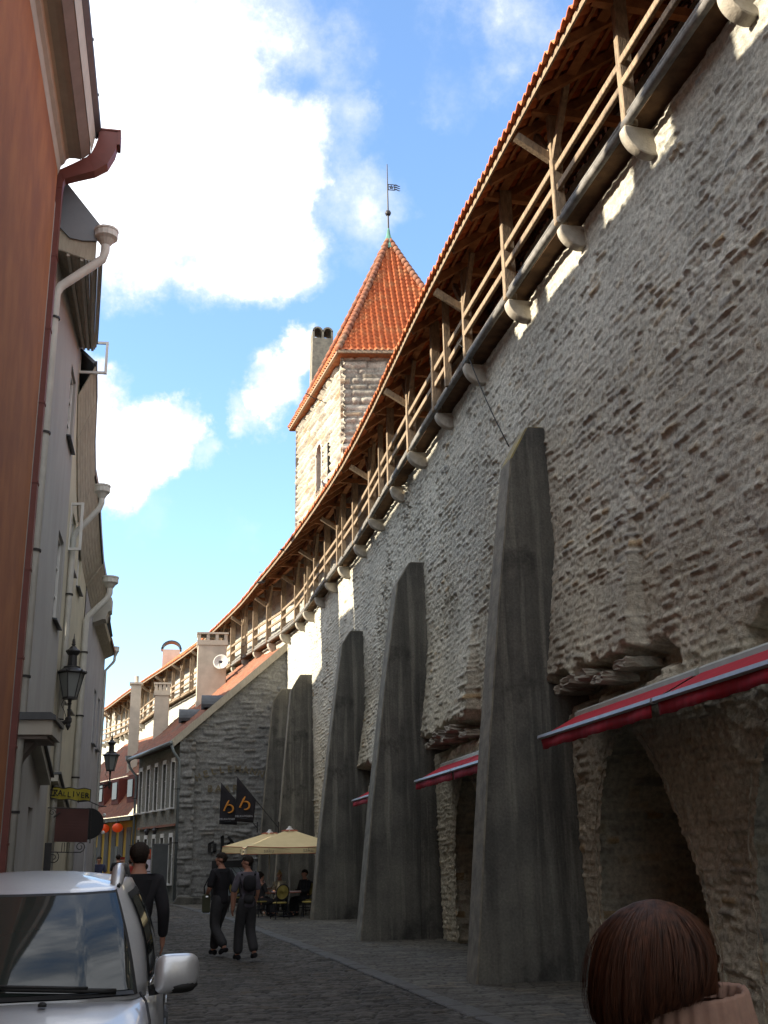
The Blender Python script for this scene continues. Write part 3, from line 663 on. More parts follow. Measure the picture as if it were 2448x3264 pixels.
    for r in range(rows):
        for q in (0,1):
            f=(r+q)/rows; off=E_*(1-f)-1.75*f; lift=.05 if q==0 else .012
            zz=ZG+EZ+(eo(su)-off)*.74+lift+wave+rj*(1-q)+.035
            V.append(np.stack([PP[:,0]+NN[:,0]*(off+(rj if q==0 else 0)),PP[:,1]+NN[:,1]*(off+(rj if q==0 else 0)),zz],-1))
    V=np.stack(V,1)
    rt=npmesh('tiled_roof',V,gridfaces(V.shape[0],V.shape[1]),GAL,TILE)
    sm=rt.modifiers.new('t','SOLIDIFY'); sm.thickness=.018; sm.offset=1
    # back slope so that the roof is closed
    bk=MB()
    for a,b in zip(seg[:-1],seg[1:]):
        za,zb=pitch(a,-1.7)+.08,pitch(b,-1.7)+.08
        bk.quad(G(a,-1.7,za),G(b,-1.7,zb),G(b,-2.75,9.8),G(a,-2.75,9.8))
    build('rear_boarding',bk,WOODD,GAL)
gallery()

# ------------------------------------------------------------------ concrete buttresses
def buttress(y0,y1,prof,label,steps=()):
    b=MB(); b.cur=0
    n=len(prof); x0=min(p[0] for p in prof)
    t=thing('buttress',label,'buttress',(x0+.9,(y0+y1)/2,0),group='concrete buttresses along the wall')
    off=wloc(t); 
    m=MB(); m.prism(prof,lambda a,c,tt:(a,y0+(y1-y0)*tt,c))
    me=bpy.data.meshes.new('shaft'); me.from_pydata([(x-off.x,y-off.y,z) for x,y,z in m.v],[],m.f); bm=bmesh.new(); bm.from_mesh(me)
    bmesh.ops.recalc_face_normals(bm,faces=bm.faces); bm.faces.ensure_lookup_table()
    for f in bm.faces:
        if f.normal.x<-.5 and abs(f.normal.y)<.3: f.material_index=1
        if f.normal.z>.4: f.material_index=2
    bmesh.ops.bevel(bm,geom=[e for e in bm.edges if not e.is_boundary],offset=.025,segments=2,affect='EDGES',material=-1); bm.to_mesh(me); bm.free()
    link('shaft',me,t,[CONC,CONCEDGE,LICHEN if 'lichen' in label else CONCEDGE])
    for (sx0,sx1,zt) in steps:
        q=MB(); q.prism([(sx0,-.1),(sx1,-.1),(sx1,zt),(sx1-.05,zt),(sx0+.1,zt-.5)],lambda a,c,tt:(a,y0-.08+.11*tt,c)); build('pilaster',q,CONC,t)
    return t
def bprof(xb,xf,zf,xt,zt,xw): return [(xb,-.15),(xb+(xf-xb)*.32,zf*.36),(xb+(xf-xb)*.66,zf*.7),(xf,zf),(xt,zt),(xw+.5,zt),(xw+.5,-.15)]
buttress(15.05,15.62,bprof(4.05,4.94,7.47,5.23,8.01,5.5),'largest concrete buttress with yellow lichen on its sloping top, nearest of the row')
buttress(23.1,23.75,bprof(3.84,4.77,7.45,5.06,7.94,5.3),'concrete buttress with a pilaster strip, between two red awnings',[(5.1,5.9,5.9)])
buttress(31.0,31.65,bprof(3.85,4.72,7.55,4.96,7.94,5.4),'concrete buttress cutting off the right side of the cream parasols')
buttress(40.0,40.6,bprof(3.62,4.17,7.49,4.5,8.07,4.8),'narrow concrete buttress rising behind the cream parasols, carrying the upper flag pole')
buttress(42.5,43.0,bprof(3.18,3.73,7.43,4.07,7.9,4.4),'shortest concrete buttress beside the grey gable, carrying the lower flag pole')
def cable():
    c=MB(); a=G(s_at_y(17.75),.36,10.2); e=Vector((5.0,15.3,7.75))
    pts=[a+(e-a)*t+Vector((0,0,-.10*math.sin(math.pi*t))) for t in np.linspace(0,1,9)]
    a=G(s_at_y(17.75),.46,10.2); pts=[a+Vector((.05,.03,.3)),a+Vector((-.06,0,.12))]+pts
    c.tube(pts,.011,5); tag(build('hanging_cable',c,BLACK,smooth=True),'thin black cable hanging from gallery post to the nearest buttress top','cable')
cable()
# ------------------------------------------------------------------ awnings
def awning(y0,y1,label,dz=0):
    t=thing('awning',label,'awning',(5.3,(y0+y1)/2,3.2+dz),group='red awnings over the arches')
    z=lambda v:v+dz
    c=MB(); c.prism([(5.32,z(3.375)),(5.32,z(3.43)),(5.36,z(3.46)),(5.66,z(3.47)),(5.66,z(3.33))],lambda a,b,tt:(a,y0+(y1-y0)*tt,b)); build('cassette',c,ALU,t)
    f=MB(); n=int((y1-y0)/.12); vs=[]
    ys=np.linspace(y0+.04,y1-.04,n)
    f.loft([[ (5.33,y,z(3.385)),(5.08,y,z(3.252)-.004*math.sin(y*9)),(4.83,y,z(3.12))] for y in ys],closed=False); build('fabric',f,REDFAB,t,smooth=True)
    b=MB(); b.prism([(4.80,z(3.07)),(4.775,z(3.09)),(4.785,z(3.13)),(4.83,z(3.142)),(4.85,z(3.08))],lambda a,c_,tt:(a,y0-.02+(y1-y0+.04)*tt,c_)); build('front_bar',b,ALUB,t)
    v=MB(); ys=np.linspace(y0+.03,y1-.03,n*2)
    v.loft([[(4.815+.006*math.sin(y*7.5),y,z(3.09)),(4.812+.012*math.sin(y*5+1)+.006*math.sin(y*31),y,z(3.01)),(4.81+.02*math.sin(y*5+1)+.008*math.sin(y*31),y,z(2.94)+.006*math.sin(y*13))] for y in ys],closed=False); 
    o=build('valance',v,REDFAB,t,smooth=True); o.modifiers.new('t','SOLIDIFY').thickness=.004
    for y in (y0+.35,y1-.35):
        a=MB(); a.bar((5.3,y,z(3.22)),(5.05,y+.2,z(3.15)),.05,.04); a.bar((5.05,y+.2,z(3.15)),(4.84,y,z(3.11)),.045,.035); a.box(5.36,5.72,y-.05,y+.05,z(3.24),z(3.37)); build('folding_arm',a,DARKBOX,t)
awning(10.49,14.08,'long red awning just right of the largest buttress, under the ragged stone ledge')
awning(6.6,10.40,'red awning running out of the photograph at the right edge')
awning(15.75,18.85,'red awning right behind the largest buttress, its right half hidden',-.07)
awning(18.93,21.9,'red awning section ending left against the pilastered buttress, under a broken ledge',-.07)
awning(26.2,29.9,'smallest visible red awning end, between the two middle buttresses',-.06)

# ------------------------------------------------------------------ left row of houses
def pipe_thing(name,label,m,pts,r,head=None,clips=(),square=False,group='street downpipes'):
    t=thing(name,label,'downpipe',pts[-1],group=group)
    p=MB()
    if square:
        for a,b in zip(pts[:-1],pts[1:]): p.bar(a,b,r*2,r*2,up=(0,1,0))
        for q in pts[1:-1]: p.obox(q,(r*1.02,0,0),(0,r*1.02,0),(0,0,r*1.02))
    else: p.tube(pts,r,10)
    build('pipe',p,m,t,smooth=not square)
    if head:
        h=MB(); c=pts[0]; h.lathe([(r*1.0,-.16),(r*1.9,-.05),(r*2.6,.0),(r*2.6,.12),(r*2.75,.13),(r*2.75,.17),(r*2.3,.17),(r*2.2,.02)],c,14,cap=False); build('rain_head',h,m,t,smooth=False)
    for z in clips:
        k=MB(); x,y=pts[-1][0],pts[-1][1]; k.lathe([(r*1.15,-.02),(r*1.3,-.02),(r*1.3,.02),(r*1.15,.02)],(x,y,z),10,cap=False); k.bar((x,y,z),(x-.16,y,z),.02,.03); build('pipe_clip',k,IRON,t)
    return t
def window(parent,x,y0,y1,z0,z1,depth=.12,frame=WHITE,sill=True,cols=2,rows=3,openwall=True):
    """a window set in a facade facing +X at x"""
    f=MB(); w_=.07
    for a,b,c,d in ((y0,y1,z0,z0+w_),(y0,y1,z1-w_,z1),(y0,y0+w_,z0+w_,z1-w_),(y1-w_,y1,z0+w_,z1-w_)): f.box(x-depth,x-depth+.06,a,b,c,d)
    for i in range(1,cols): y=y0+(y1-y0)*i/cols; f.box(x-depth,x-depth+.045,y-.025,y+.025,z0+w_,z1-w_)
    for i in range(1,rows): z=z0+(z1-z0)*i/rows; f.box(x-depth+.002,x-depth+.04,y0+w_,y1-w_,z-.018,z+.018)
    o=build('window',f,frame,parent)
    g=MB(); g.quad((x-depth+.01,y0,z0),(x-depth+.01,y1,z0),(x-depth+.01,y1,z1),(x-depth+.01,y0,z1)); build('pane',g,GLASS,o)
    if sill:
        s=MB(); s.prism([(x-depth,z0-.01),(x+.10,z0-.04),(x+.10,z0-.07),(x-depth,z0-.05)],lambda a,b,t:(a,y0-.06+(y1-y0+.12)*t,b)); build('sill',s,SHEET,o)
    return o
def facade(x,y0,y1,z0,z1,holes,thick=.45):
    """wall slab facing +X with rectangular holes (y0,y1,z0,z1)"""
    m=MB(); ys=sorted({y0,y1,*[h[0] for h in holes],*[h[1] for h in holes]}); zs=sorted({z0,z1,*[h[2] for h in holes],*[h[3] for h in holes]})
    inh=lambda y,z:any(h[0]<y<h[1] and h[2]<z<h[3] for h in holes)
    for a,b in zip(ys[:-1],ys[1:]):
        for c,d in zip(zs[:-1],zs[1:]):
            if not inh((a+b)/2,(c+d)/2): m.quad((x,a,c),(x,b,c),(x,b,d),(x,a,d))
    for a,b,c,d in holes:
        e=x-.25
        m.quad((x,a,c),(x,b,c),(e,b,c),(e,a,c)); m.quad((x,a,d),(e,a,d),(e,b,d),(x,b,d)); m.quad((x,a,c),(e,a,c),(e,a,d),(x,a,d)); m.quad((x,b,c),(x,b,d),(e,b,d),(e,b,c))
        m.quad((e,a,c),(e,b,c),(e,b,d),(e,a,d))
    return m
def gable_roof(y0,y1,xe,ze,xr,zr,xb,zb,t=.12):
    m=MB(); m.prism([(xe,ze),(xr,zr),(xb,zb),(xb,zb-t),(xr,zr-t*1.5),(xe,ze-t)],lambda a,b,tt:(a,y0+(y1-y0)*tt,b)); return m
def body_box(x0,x1,y0,y1,z1,xr,zr):
    m=MB()   # side, back walls and gables
    m.add([(x0,y0,0),(x1,y0,0),(x1,y0,z1),(xr,y0,zr),(x0,y0,z1)],[(0,1,2,3,4)]); m.add([(x0,y1,0),(x1,y1,0),(x1,y1,z1),(xr,y1,zr),(x0,y1,z1)],[(0,1,2,3,4)])
    m.quad((x0,y0,0),(x0,y1,0),(x0,y1,z1),(x0,y0,z1)); return m
X0=-2.6
ROW[0]=(.846,.254)
def orange_house():
    t=thing('orange_house','tall orange rendered house with deep cream cornice at the left edge','house',(-5.8,2,0))
    hs=[(y,y+1.2,z,z+h) for y in (-11,-8,-5,-2,1,4,7.2,10.0) for z,h in ((1.2,1.9),(5.0,2.0),(8.6,2.0))]
    build('wall',facade(X0,-14,18.4,0,14.3,hs),ORANGE,t)
    build('side_wall',body_box(-9.5,X0,-14,18.4,14.3,-7.4,17.2),ORANGE,t)
    for h in hs: window(t,X0,*h)
    prof=[(-2.62,14.05),(-2.585,14.12),(-2.56,14.27),(-2.50,14.33),(-2.47,14.42),(-2.42,14.46),(-2.30,14.47),(-2.20,14.455)]
    c=MB(); c.prism(prof+[(-2.2,14.6),(-2.62,14.75)],lambda a,b,tt:(a,-14+32.5*tt,b)); build('bed_moulding',c,MOULD,t)
    c=MB(); c.prism([(-2.19,14.46),(-2.03,14.62),(-2.05,14.8),(-2.3,14.8)],lambda a,b,tt:(a,-14+32.5*tt,b)); build('soffit',c,SOFFG,t)
    c=MB(); c.prism([(-2.02,14.62),(-1.965,15.02),(-2.0,15.06),(-2.3,15.06),(-2.3,14.8),(-2.05,14.8)],lambda a,b,tt:(a,-14+32.5*tt,b)); build('fascia',c,MOULD,t)
    c=MB(); c.prism([(-1.96,15.03),(-1.87,15.12),(-1.865,15.19),(-2.05,15.12)],lambda a,b,tt:(a,-14+32.62*tt,b)); 
    for i in range(22): c.box(-1.90,-1.85,-13+i*1.45,-12.96+i*1.45,15.16,15.2)
    build('eaves_flashing',c,SHEET,t)
    build('roof',gable_roof(-14,18.5,-1.95,15.16,-7.4,17.4,-9.9,14.1),TILEO,t)
    for y0,y1,zt in ((9.9,11.6,18.8),(12.3,12.9,18.6),(14.0,14.8,18.9),(16.6,17.1,18.7),(5.0,6.2,18.4)):
        c=MB(); c.box(-7.8,-7.0,y0,y1,16.6,zt); build('chimney',c,CHIMR,t)  # unseen chimneys added to break up the sunlit strip on the wall
    hp=thing('box_gutter_pipe','square red brown rain hopper and downpipe on the orange house corner','downpipe',(-2.5,18.5,0),group='street downpipes')
    h=MB(); ring=lambda x,z,wx,wy,tilt: [(x-wx*math.cos(tilt),18.58-wy,z+wx*math.sin(tilt)),(x+wx*math.cos(tilt),18.58-wy,z-wx*math.sin(tilt)),(x+wx*math.cos(tilt),18.58+wy,z-wx*math.sin(tilt)),(x-wx*math.cos(tilt),18.58+wy,z+wx*math.sin(tilt))]
    h.loft([ring(-1.715,15.14,.19,.13,.05),ring(-1.72,14.95,.185,.13,.08),ring(-1.77,14.72,.19,.13,.25),ring(-1.86,14.50,.185,.13,.6),ring(-2.02,14.36,.165,.12,1.05),ring(-2.30,14.21,.13,.11,1.15),ring(-2.52,14.09,.11,.10,1.1),ring(-2.565,13.95,.075,.09,.3),ring(-2.57,13.8,.07,.09,0)]); build('hopper',h,PIPER,hp)
    r=MB(); r.box(-1.55,-1.49,18.44,18.72,14.84,15.18); r.box(-1.9,-1.5,18.43,18.73,15.14,15.17); build('hopper_rim',r,PIPER,hp)
    p=MB(); p.box(-2.64,-2.505,18.5,18.68,.1,13.82); build('pipe',p,PIPER,hp)
    for z in (12.35,10.85,9.4,7.9,6.35,4.85,3.4,1.9):
        k=MB(); k.box(-2.655,-2.493,18.49,18.69,z-.02,z+.02); build('pipe_clip',k,PIPER,hp)
    for z in (1.,):
        pass
orange_house()
def grey_house():
    t=thing('grey_house','grey rendered house with tapering boarded eaves and a wooden canopy','house',(-6,21.5,0))
    hs=[(23.1,24.2,10.6,12.3),(23.1,24.2,6.5,8.4),(21.6,22.3,.1,2.6)]
    build('wall',facade(X0,18.4,24.6,0,13.45,hs),GREYR,t)
    build('side_wall',body_box(-9.5,X0,18.4,24.6,13.0,-6.9,17.7),GREYR,t)
    for h in hs[:2]: window(t,X0,*h)
    d=MB(); d.box(X0-.2,X0-.14,21.62,22.28,.12,2.58); build('door',d,DOORR,t)
    # tapering soffit: outer line from (-1.78,19.05,12.55) to (-2.3,24.4,13.35)
    A=Vector((-1.80,19.02,12.52)); B=Vector((-2.27,24.45,13.32)); P=Vector((X0,19.02,12.78)); Q=Vector((X0,24.45,13.35))
    s=MB(); n=14
    for i in range(n):
        a,b=i/n,(i+.93)/n; s.add([P+(A-P)*a,P+(A-P)*b,Q+(B-Q)*b,Q+(B-Q)*a,P+(A-P)*a+Vector((0,0,.03)),P+(A-P)*b+Vector((0,0,.03)),Q+(B-Q)*b+Vector((0,0,.03)),Q+(B-Q)*a+Vector((0,0,.03))],[(0,1,2,3),(4,7,6,5),(0,4,5,1),(1,5,6,2),(2,6,7,3),(3,7,4,0)])
    build('soffit',s,SOFFIT,t)
    for f0 in (.30,.62,.90):
        o0,o1=P+(A-P)*f0,Q+(B-Q)*f0; bt=MB(); bt.bar(o0-Vector((0,0,.02)),o1-Vector((0,0,.02)),.06,.05); build('soffit_batten',bt,MOULD,t)
    for k,(dx,dz,hh) in enumerate(((0.0,0.0,.10),(.03,.06,.12),(.055,.14,.16))):
        f=MB(); o=Vector((dx,0,dz)); f.loft([[A+o,A+o+Vector((.03,0,0)),A+o+Vector((.03,0,hh)),A+o+Vector((0,0,hh))],[B+o,B+o+Vector((.03,0,0)),B+o+Vector((.03,0,hh)),B+o+Vector((0,0,hh))]]); build('fascia',f,MOULD if k<2 else SHEET,t)
    z=MB(); z.add([(-2.62,18.96,14.4),(-1.80,18.96,13.35),(-1.85,18.96,13.0),(-2.1,18.96,12.98),(-2.35,18.96,13.02),(-2.62,18.96,13.3),(-2.62,19.02,14.4),(-1.80,19.02,13.35),(-1.85,19.02,13.0),(-2.1,19.02,12.98),(-2.35,19.02,13.02),(-2.62,19.02,13.3)],[(0,1,2,3,4,5),(11,10,9,8,7,6),(0,6,7,1),(1,7,8,2),(2,8,9,3),(3,9,10,4),(4,10,11,5),(5,11,6,0)]); build('verge_flashing',z,SHEETG,t)
    g=MB(); g.quad((-2.62,19.0,12.8),(-1.85,19.0,12.55),(-1.85,19.0,13.05),(-2.62,19.0,13.35)); build('eaves_end_boards',g,SOFFIT,t)
    build('roof',gable_roof(19.4,24.75,-2.25,13.62,-6.9,18.0,-9.9,12.7),SHEET,t)
    build('roof_end',gable_roof(18.4,19.42,-2.7,14.0,-6.9,18.0,-9.9,12.7),SHEET,t)
    for y in (20.6,23.2):
        c=MB(); c.box(-7.2,-6.5,y,y+.7,16.5,19.0); build('chimney',c,CHIMR,t)  # out-of-view stacks put in to throw shadows on the gallery
    cn=MB(); cn.prism([(X0,3.98),(-2.02,3.98),(-1.93,3.93),(-1.93,3.86),(X0,3.86)],lambda a,b,tt:(a,18.72+1.5*tt,b)); o=build('canopy',cn,SHEET,t)
    cm=MB(); cm.box(X0,-1.98,18.78,20.16,3.62,3.859); build('canopy_moulding',cm,MOULD,o)
    cs=MB(); cs.box(X0,-2.06,18.86,20.08,3.56,3.619); build('canopy_soffit',cs,SOFFG,o)
    cb=MB(); cb.prism([(X0,3.559),(-2.3,3.559),(-2.5,3.3),(X0,3.1)],lambda a,b,tt:(a,19.3+.5*tt,b)); build('canopy_bracket',cb,SOFFG,o)
    # shop frontage bits below: pediment mouldings, arched door
    for (ya,za,yb,zb) in ((21.0,3.75,23.2,3.15),):
        p=MB(); p.obox(((X0+.10),(ya+yb)/2,(za+zb)/2),(0,(yb-ya)/2,(zb-za)/2),(.10,0,0),(0,.02,.07)); build('pediment_moulding',p,MOULD,t)
        p=MB(); p.obox(((X0+.13),(ya+yb)/2,(za+zb)/2+.10),(0,(yb-ya)/2,(zb-za)/2),(.13,0,0),(0,.005,.02)); build('pediment_flashing',p,SHEET,t)
    pipe_thing('white_downpipe','white round downpipe with rain head on the grey house, next to the red pipe',PIPEW,[(-1.68,18.98,13.08),(-1.68,18.98,12.8),(-1.72,18.98,12.62),(-2.44,18.98,11.98),(-2.52,18.98,11.8),(-2.52,18.98,.1)],.085,True,(11.3,9.0,6.8,4.6,2.4))
    # casement hinged open
    def casement(y,z0,z1,w_,ang,label):
        c=thing('open_casement',label,'window',(X0,y,z0),group='casements hinged open on the left houses')
        ux=Vector((math.cos(ang),math.sin(ang),0))*w_; o0=Vector((X0,y,z0)); f=MB(); h=z1-z0
        f.bar(o0+Vector((0,0,.03)),o0+ux+Vector((0,0,.03)),.05,.06); f.bar(o0+Vector((0,0,h-.03)),o0+ux+Vector((0,0,h-.03)),.05,.06)
        f.bar(o0+ux*.0,o0+Vector((0,0,h)),.05,.06,up=(0,1,0)); f.bar(o0+ux,o0+ux+Vector((0,0,h)),.06,.06,up=(0,1,0))
        build('sash',f,WHITE,c)
        g=MB(); g.quad(o0,o0+ux,o0+ux+Vector((0,0,h)),o0+Vector((0,0,h))); build('pane',g,MATS['clear pane'],c); return c
    m=mat('clear pane',(.9,.95,.98),rough=.02,spec=.5); bs=m.node_tree.nodes['Principled BSDF']; bs.inputs['Transmission Weight'].default_value=1; bs.inputs['IOR'].default_value=1.01
    casement(24.72,12.8,13.65,.62,R(-4),'white casement hinged wide open against the sky, highest on the grey house')
    casement(25.15,8.5,9.66,.27,R(-10),'narrow white casement ajar below the second rain head')
grey_house()
def cream_house():
    t=thing('cream_house','narrow cream house with sagging boarded eaves and rows of dark window sills','house',(-6,31,0))
    rowz=((8.3,9.6),(5.2,6.9))
    hs=[(y,y+1.0,a,b) for y in (25.7,27.7,31.2,33.3,35.3) for a,b in rowz]+[(25.9,26.7,.1,2.5),(32,33,.1,2.5)]
    build('wall',facade(X0,24.6,30.6,0,9.6,[h for h in hs if h[1]<30.5]).add([(X0,24.6,9.6),(X0,30.6,9.6),(X0,30.6,9.75),(X0,27.2,10.6),(X0,24.6,13.0)],[(0,1,2,3,4)]),CREAM,t)
    build('side_wall',body_box(-9.5,X0,24.6,37.6,9.6,-7.2,17.6),CREAM,t)
    for h in hs[:-2]: 
        if h[1]<30.5: window(t,X0,*h)
    d=MB(); d.box(X0-.2,X0-.14,25.92,26.68,.12,2.48); build('door',d,DOORR,t)
    E_=[(-2.24,24.7,13.0),(-2.22,25.2,12.3),(-2.28,26.2,11.5),(-2.29,27,11.05),(-2.22,27.7,10.75),(-2.2,29,10.05),(-2.2,30.5,9.6),(-2.2,32.5,9.5),(-2.2,34.3,9.05),(-2.2,35.2,8.9)]
    I_=[(X0,24.7,12.2),(X0,25.2,11.3),(X0,26.2,10.2),(X0,27,9.75),(X0,27.7,9.5),(X0,29,9.1),(X0,30.5,8.95),(X0,32.5,8.75),(X0,34.3,8.6),(X0,35.2,8.55)]
    s=MB(); n=7
    for k in range(n):
        a,b=k/n,(k+.95)/n
        for i in range(len(E_)-1):
            q=[Vector(I_[j])+(Vector(E_[j])-Vector(I_[j]))*f for j,f in ((i,a),(i,b),(i+1,b),(i+1,a))]; s.quad(*q)
    o=build('soffit',s,SOFFIT,t); o.modifiers.new('t','SOLIDIFY').thickness=.03
    f=MB(); f.loft([[Vector(e),Vector(e)+Vector((.04,0,0)),Vector(e)+Vector((.05,0,.14)),Vector(e)+Vector((0,0,.14))] for e in E_]); build('eaves_flashing',f,SHEET,t)
    r=MB(); r.loft([[Vector(e)+Vector((.02,0,.12)),Vector((-7.2,e[1],17.8)),Vector((-9.9,e[1],9.3))] for e in E_]+[[(-2.2,37.6,8.9),(-7.2,37.6,17.8),(-9.9,37.6,9.3)]],closed=False); build('roof',r,SHEET,t).modifiers.new('t','SOLIDIFY').thickness=.08
    for y in (27.5,33.5):
        c=MB(); c.box(-7.5,-6.8,y,y+.8,16.5,18.9); build('chimney',c,CHIMR,t)  # unseen stacks, added for the shadow they cast on the gallery
    for (ya,za,yb,zb) in ((25.0,3.35,27.6,2.75),):
        p=MB(); p.obox(((X0+.08),(ya+yb)/2,(za+zb)/2),(0,(yb-ya)/2,(zb-za)/2),(.08,0,0),(0,.02,.07)); build('pediment_moulding',p,MOULD,t)
        p=MB(); p.obox(((X0+.11),(ya+yb)/2,(za+zb)/2+.10),(0,(yb-ya)/2,(zb-za)/2),(.11,0,0),(0,.005,.02)); build('pediment_flashing',p,SHEET,t)
    pipe_thing('white_downpipe','white downpipe slanting back behind the narrow ajar casement',PIPEW,[(-1.93,25.35,10.02),(-1.93,25.35,9.75),(-1.98,25.35,9.6),(-2.46,25.35,9.0),(-2.52,25.35,8.85),(-2.52,25.35,.1)],.07,True,(7.5,4.5))
    pipe_thing('white_downpipe','white downpipe with rain head between the cream and blue grey facades',PIPEW,[(-1.92,30.1,8.95),(-1.92,30.1,8.65),(-1.98,30.1,8.5),(-2.45,30.1,8.0),(-2.5,30.1,7.85),(-2.5,30.1,.1)],.085,True,(7.0,5.3,3.7))
    t=thing('blue_grey_house','plain blue grey house ending the left row, with moulded eaves end','house',(-6,35.5,0))
    hs=[(33.0,34,8.0,8.5),(36,37,5.2,6.9),(38,38.9,5.2,6.9),(36,37,1.2,2.8),(31.6,32.4,.1,2.5)]
    build('wall',facade(X0+.02,30.6,40.2,0,9.05,hs[1:4]),BLUEGREY,t); build('side_wall',body_box(-9.5,X0+.02,37.7,40.2,8.6,-6.5,15.9),BLUEGREY,t)
    for h in hs[1:4]: window(t,X0+.02,*h)
    c=MB(); c.prism([(X0,8.5),(-2.30,8.62),(-2.2,8.62),(-2.14,8.85),(-2.05,8.9),(-2.05,9.3),(X0,9.3)],lambda a,b,tt:(a,33.4+.65*tt,b)); build('eaves_end',c,MOULD,t)
    c=MB(); c.prism([(X0,8.55),(-2.3,8.7),(-2.26,8.8),(X0,8.8)],lambda a,b,tt:(a,34.05+6.15*tt,b)); build('soffit',c,SOFFIT,t)
    build('roof',gable_roof(37.7,40.3,-2.22,8.85,-6.5,16.1,-9.3,8.9),TILEO,t)
    e=MB(); e.add([(X0,40.0,9.6),(-2.46,40.0,9.5),(-2.25,40.0,8.85),(X0,40.0,8.78),(X0,40.1,9.6),(-2.46,40.1,9.5),(-2.25,40.1,8.85),(X0,40.1,8.78)],[(0,1,2,3),(7,6,5,4),(0,4,5,1),(1,5,6,2),(2,6,7,3)]); build('verge_boards',e,SOFFIT,t)
    pipe_thing('white_downpipe','small pale downpipe at the far end of the left row, against the sky',PIPEW,[(-2.22,40.05,8.82),(-2.24,40.05,8.5),(-2.28,40.05,8.42),(-2.54,40.05,8.12),(-2.54,40.05,.1)],.05,True)
cream_house()
def unseen_shade_house():  # out of view, added to shade the stone house and far wall
    t=thing('unseen_shade_house','unseen house added behind the left row to shade the far end','house',(-8,52,0))
    d=Vector((-.30,.954,0)); n=Vector((.954,.30,0)); a=Vector((-5.3,37.4,0)); L=33
    P=lambda u,v,z:a+d*u+n*v+Vector((0,0,z))
    m=MB(); m.prism([(0,0),(0,7.4),(-4,14.2),(-8,7.4),(-8,0)],lambda v,z,tt:P(L*tt,v,z)); build('wall',m,CREAM,t)
    m=MB(); m.prism([(.35,7.1),(.35,7.25),(-4,14.6),(-8.3,7.3),(-8.3,7.15),(-4,14.3)],lambda v,z,tt:P(-.2+(L+.4)*tt,v,z)); build('roof',m,TILEO,t)
    for i in range(7):
        for z in (1.2,3.6):
            w_=MB(); w_.obox(P(2.2+i*4,.012,z+.6),d*.45,n*.02,(0,0,.7)); build('window',w_,GLASS,t)
ROW[0]=None
unseen_shade_house()
def unseen_shadow_house():  # hidden from the camera, put in so its ridge shadows the town wall
    t=thing('unseen_shadow_house','unseen gabled house added behind the left row to shade the wall','house',(-7,35.6,0))
    m=MB(); m.prism([(-4.6,0),(-4.6,9),(-7,15.6),(-9.6,9),(-9.6,0)],lambda a,b,tt:(a,34.2+3.1*tt,b)); build('wall',m,GREYR,t)
    build('roof',gable_roof(34.1,37.4,-4.4,8.7,-7,16.0,-9.8,8.7),TILEO,t)
    m=MB(); m.box(-7.3,-6.7,35.4,36.0,15,17.0); build('chimney',m,CHIMR,t)
    m=MB(); m.box(-4.59,-4.55,35.1,36.2,5,6.8); build('window',m,GLASS,t)
unseen_shadow_house()

ROW[0]=(.846,.254)
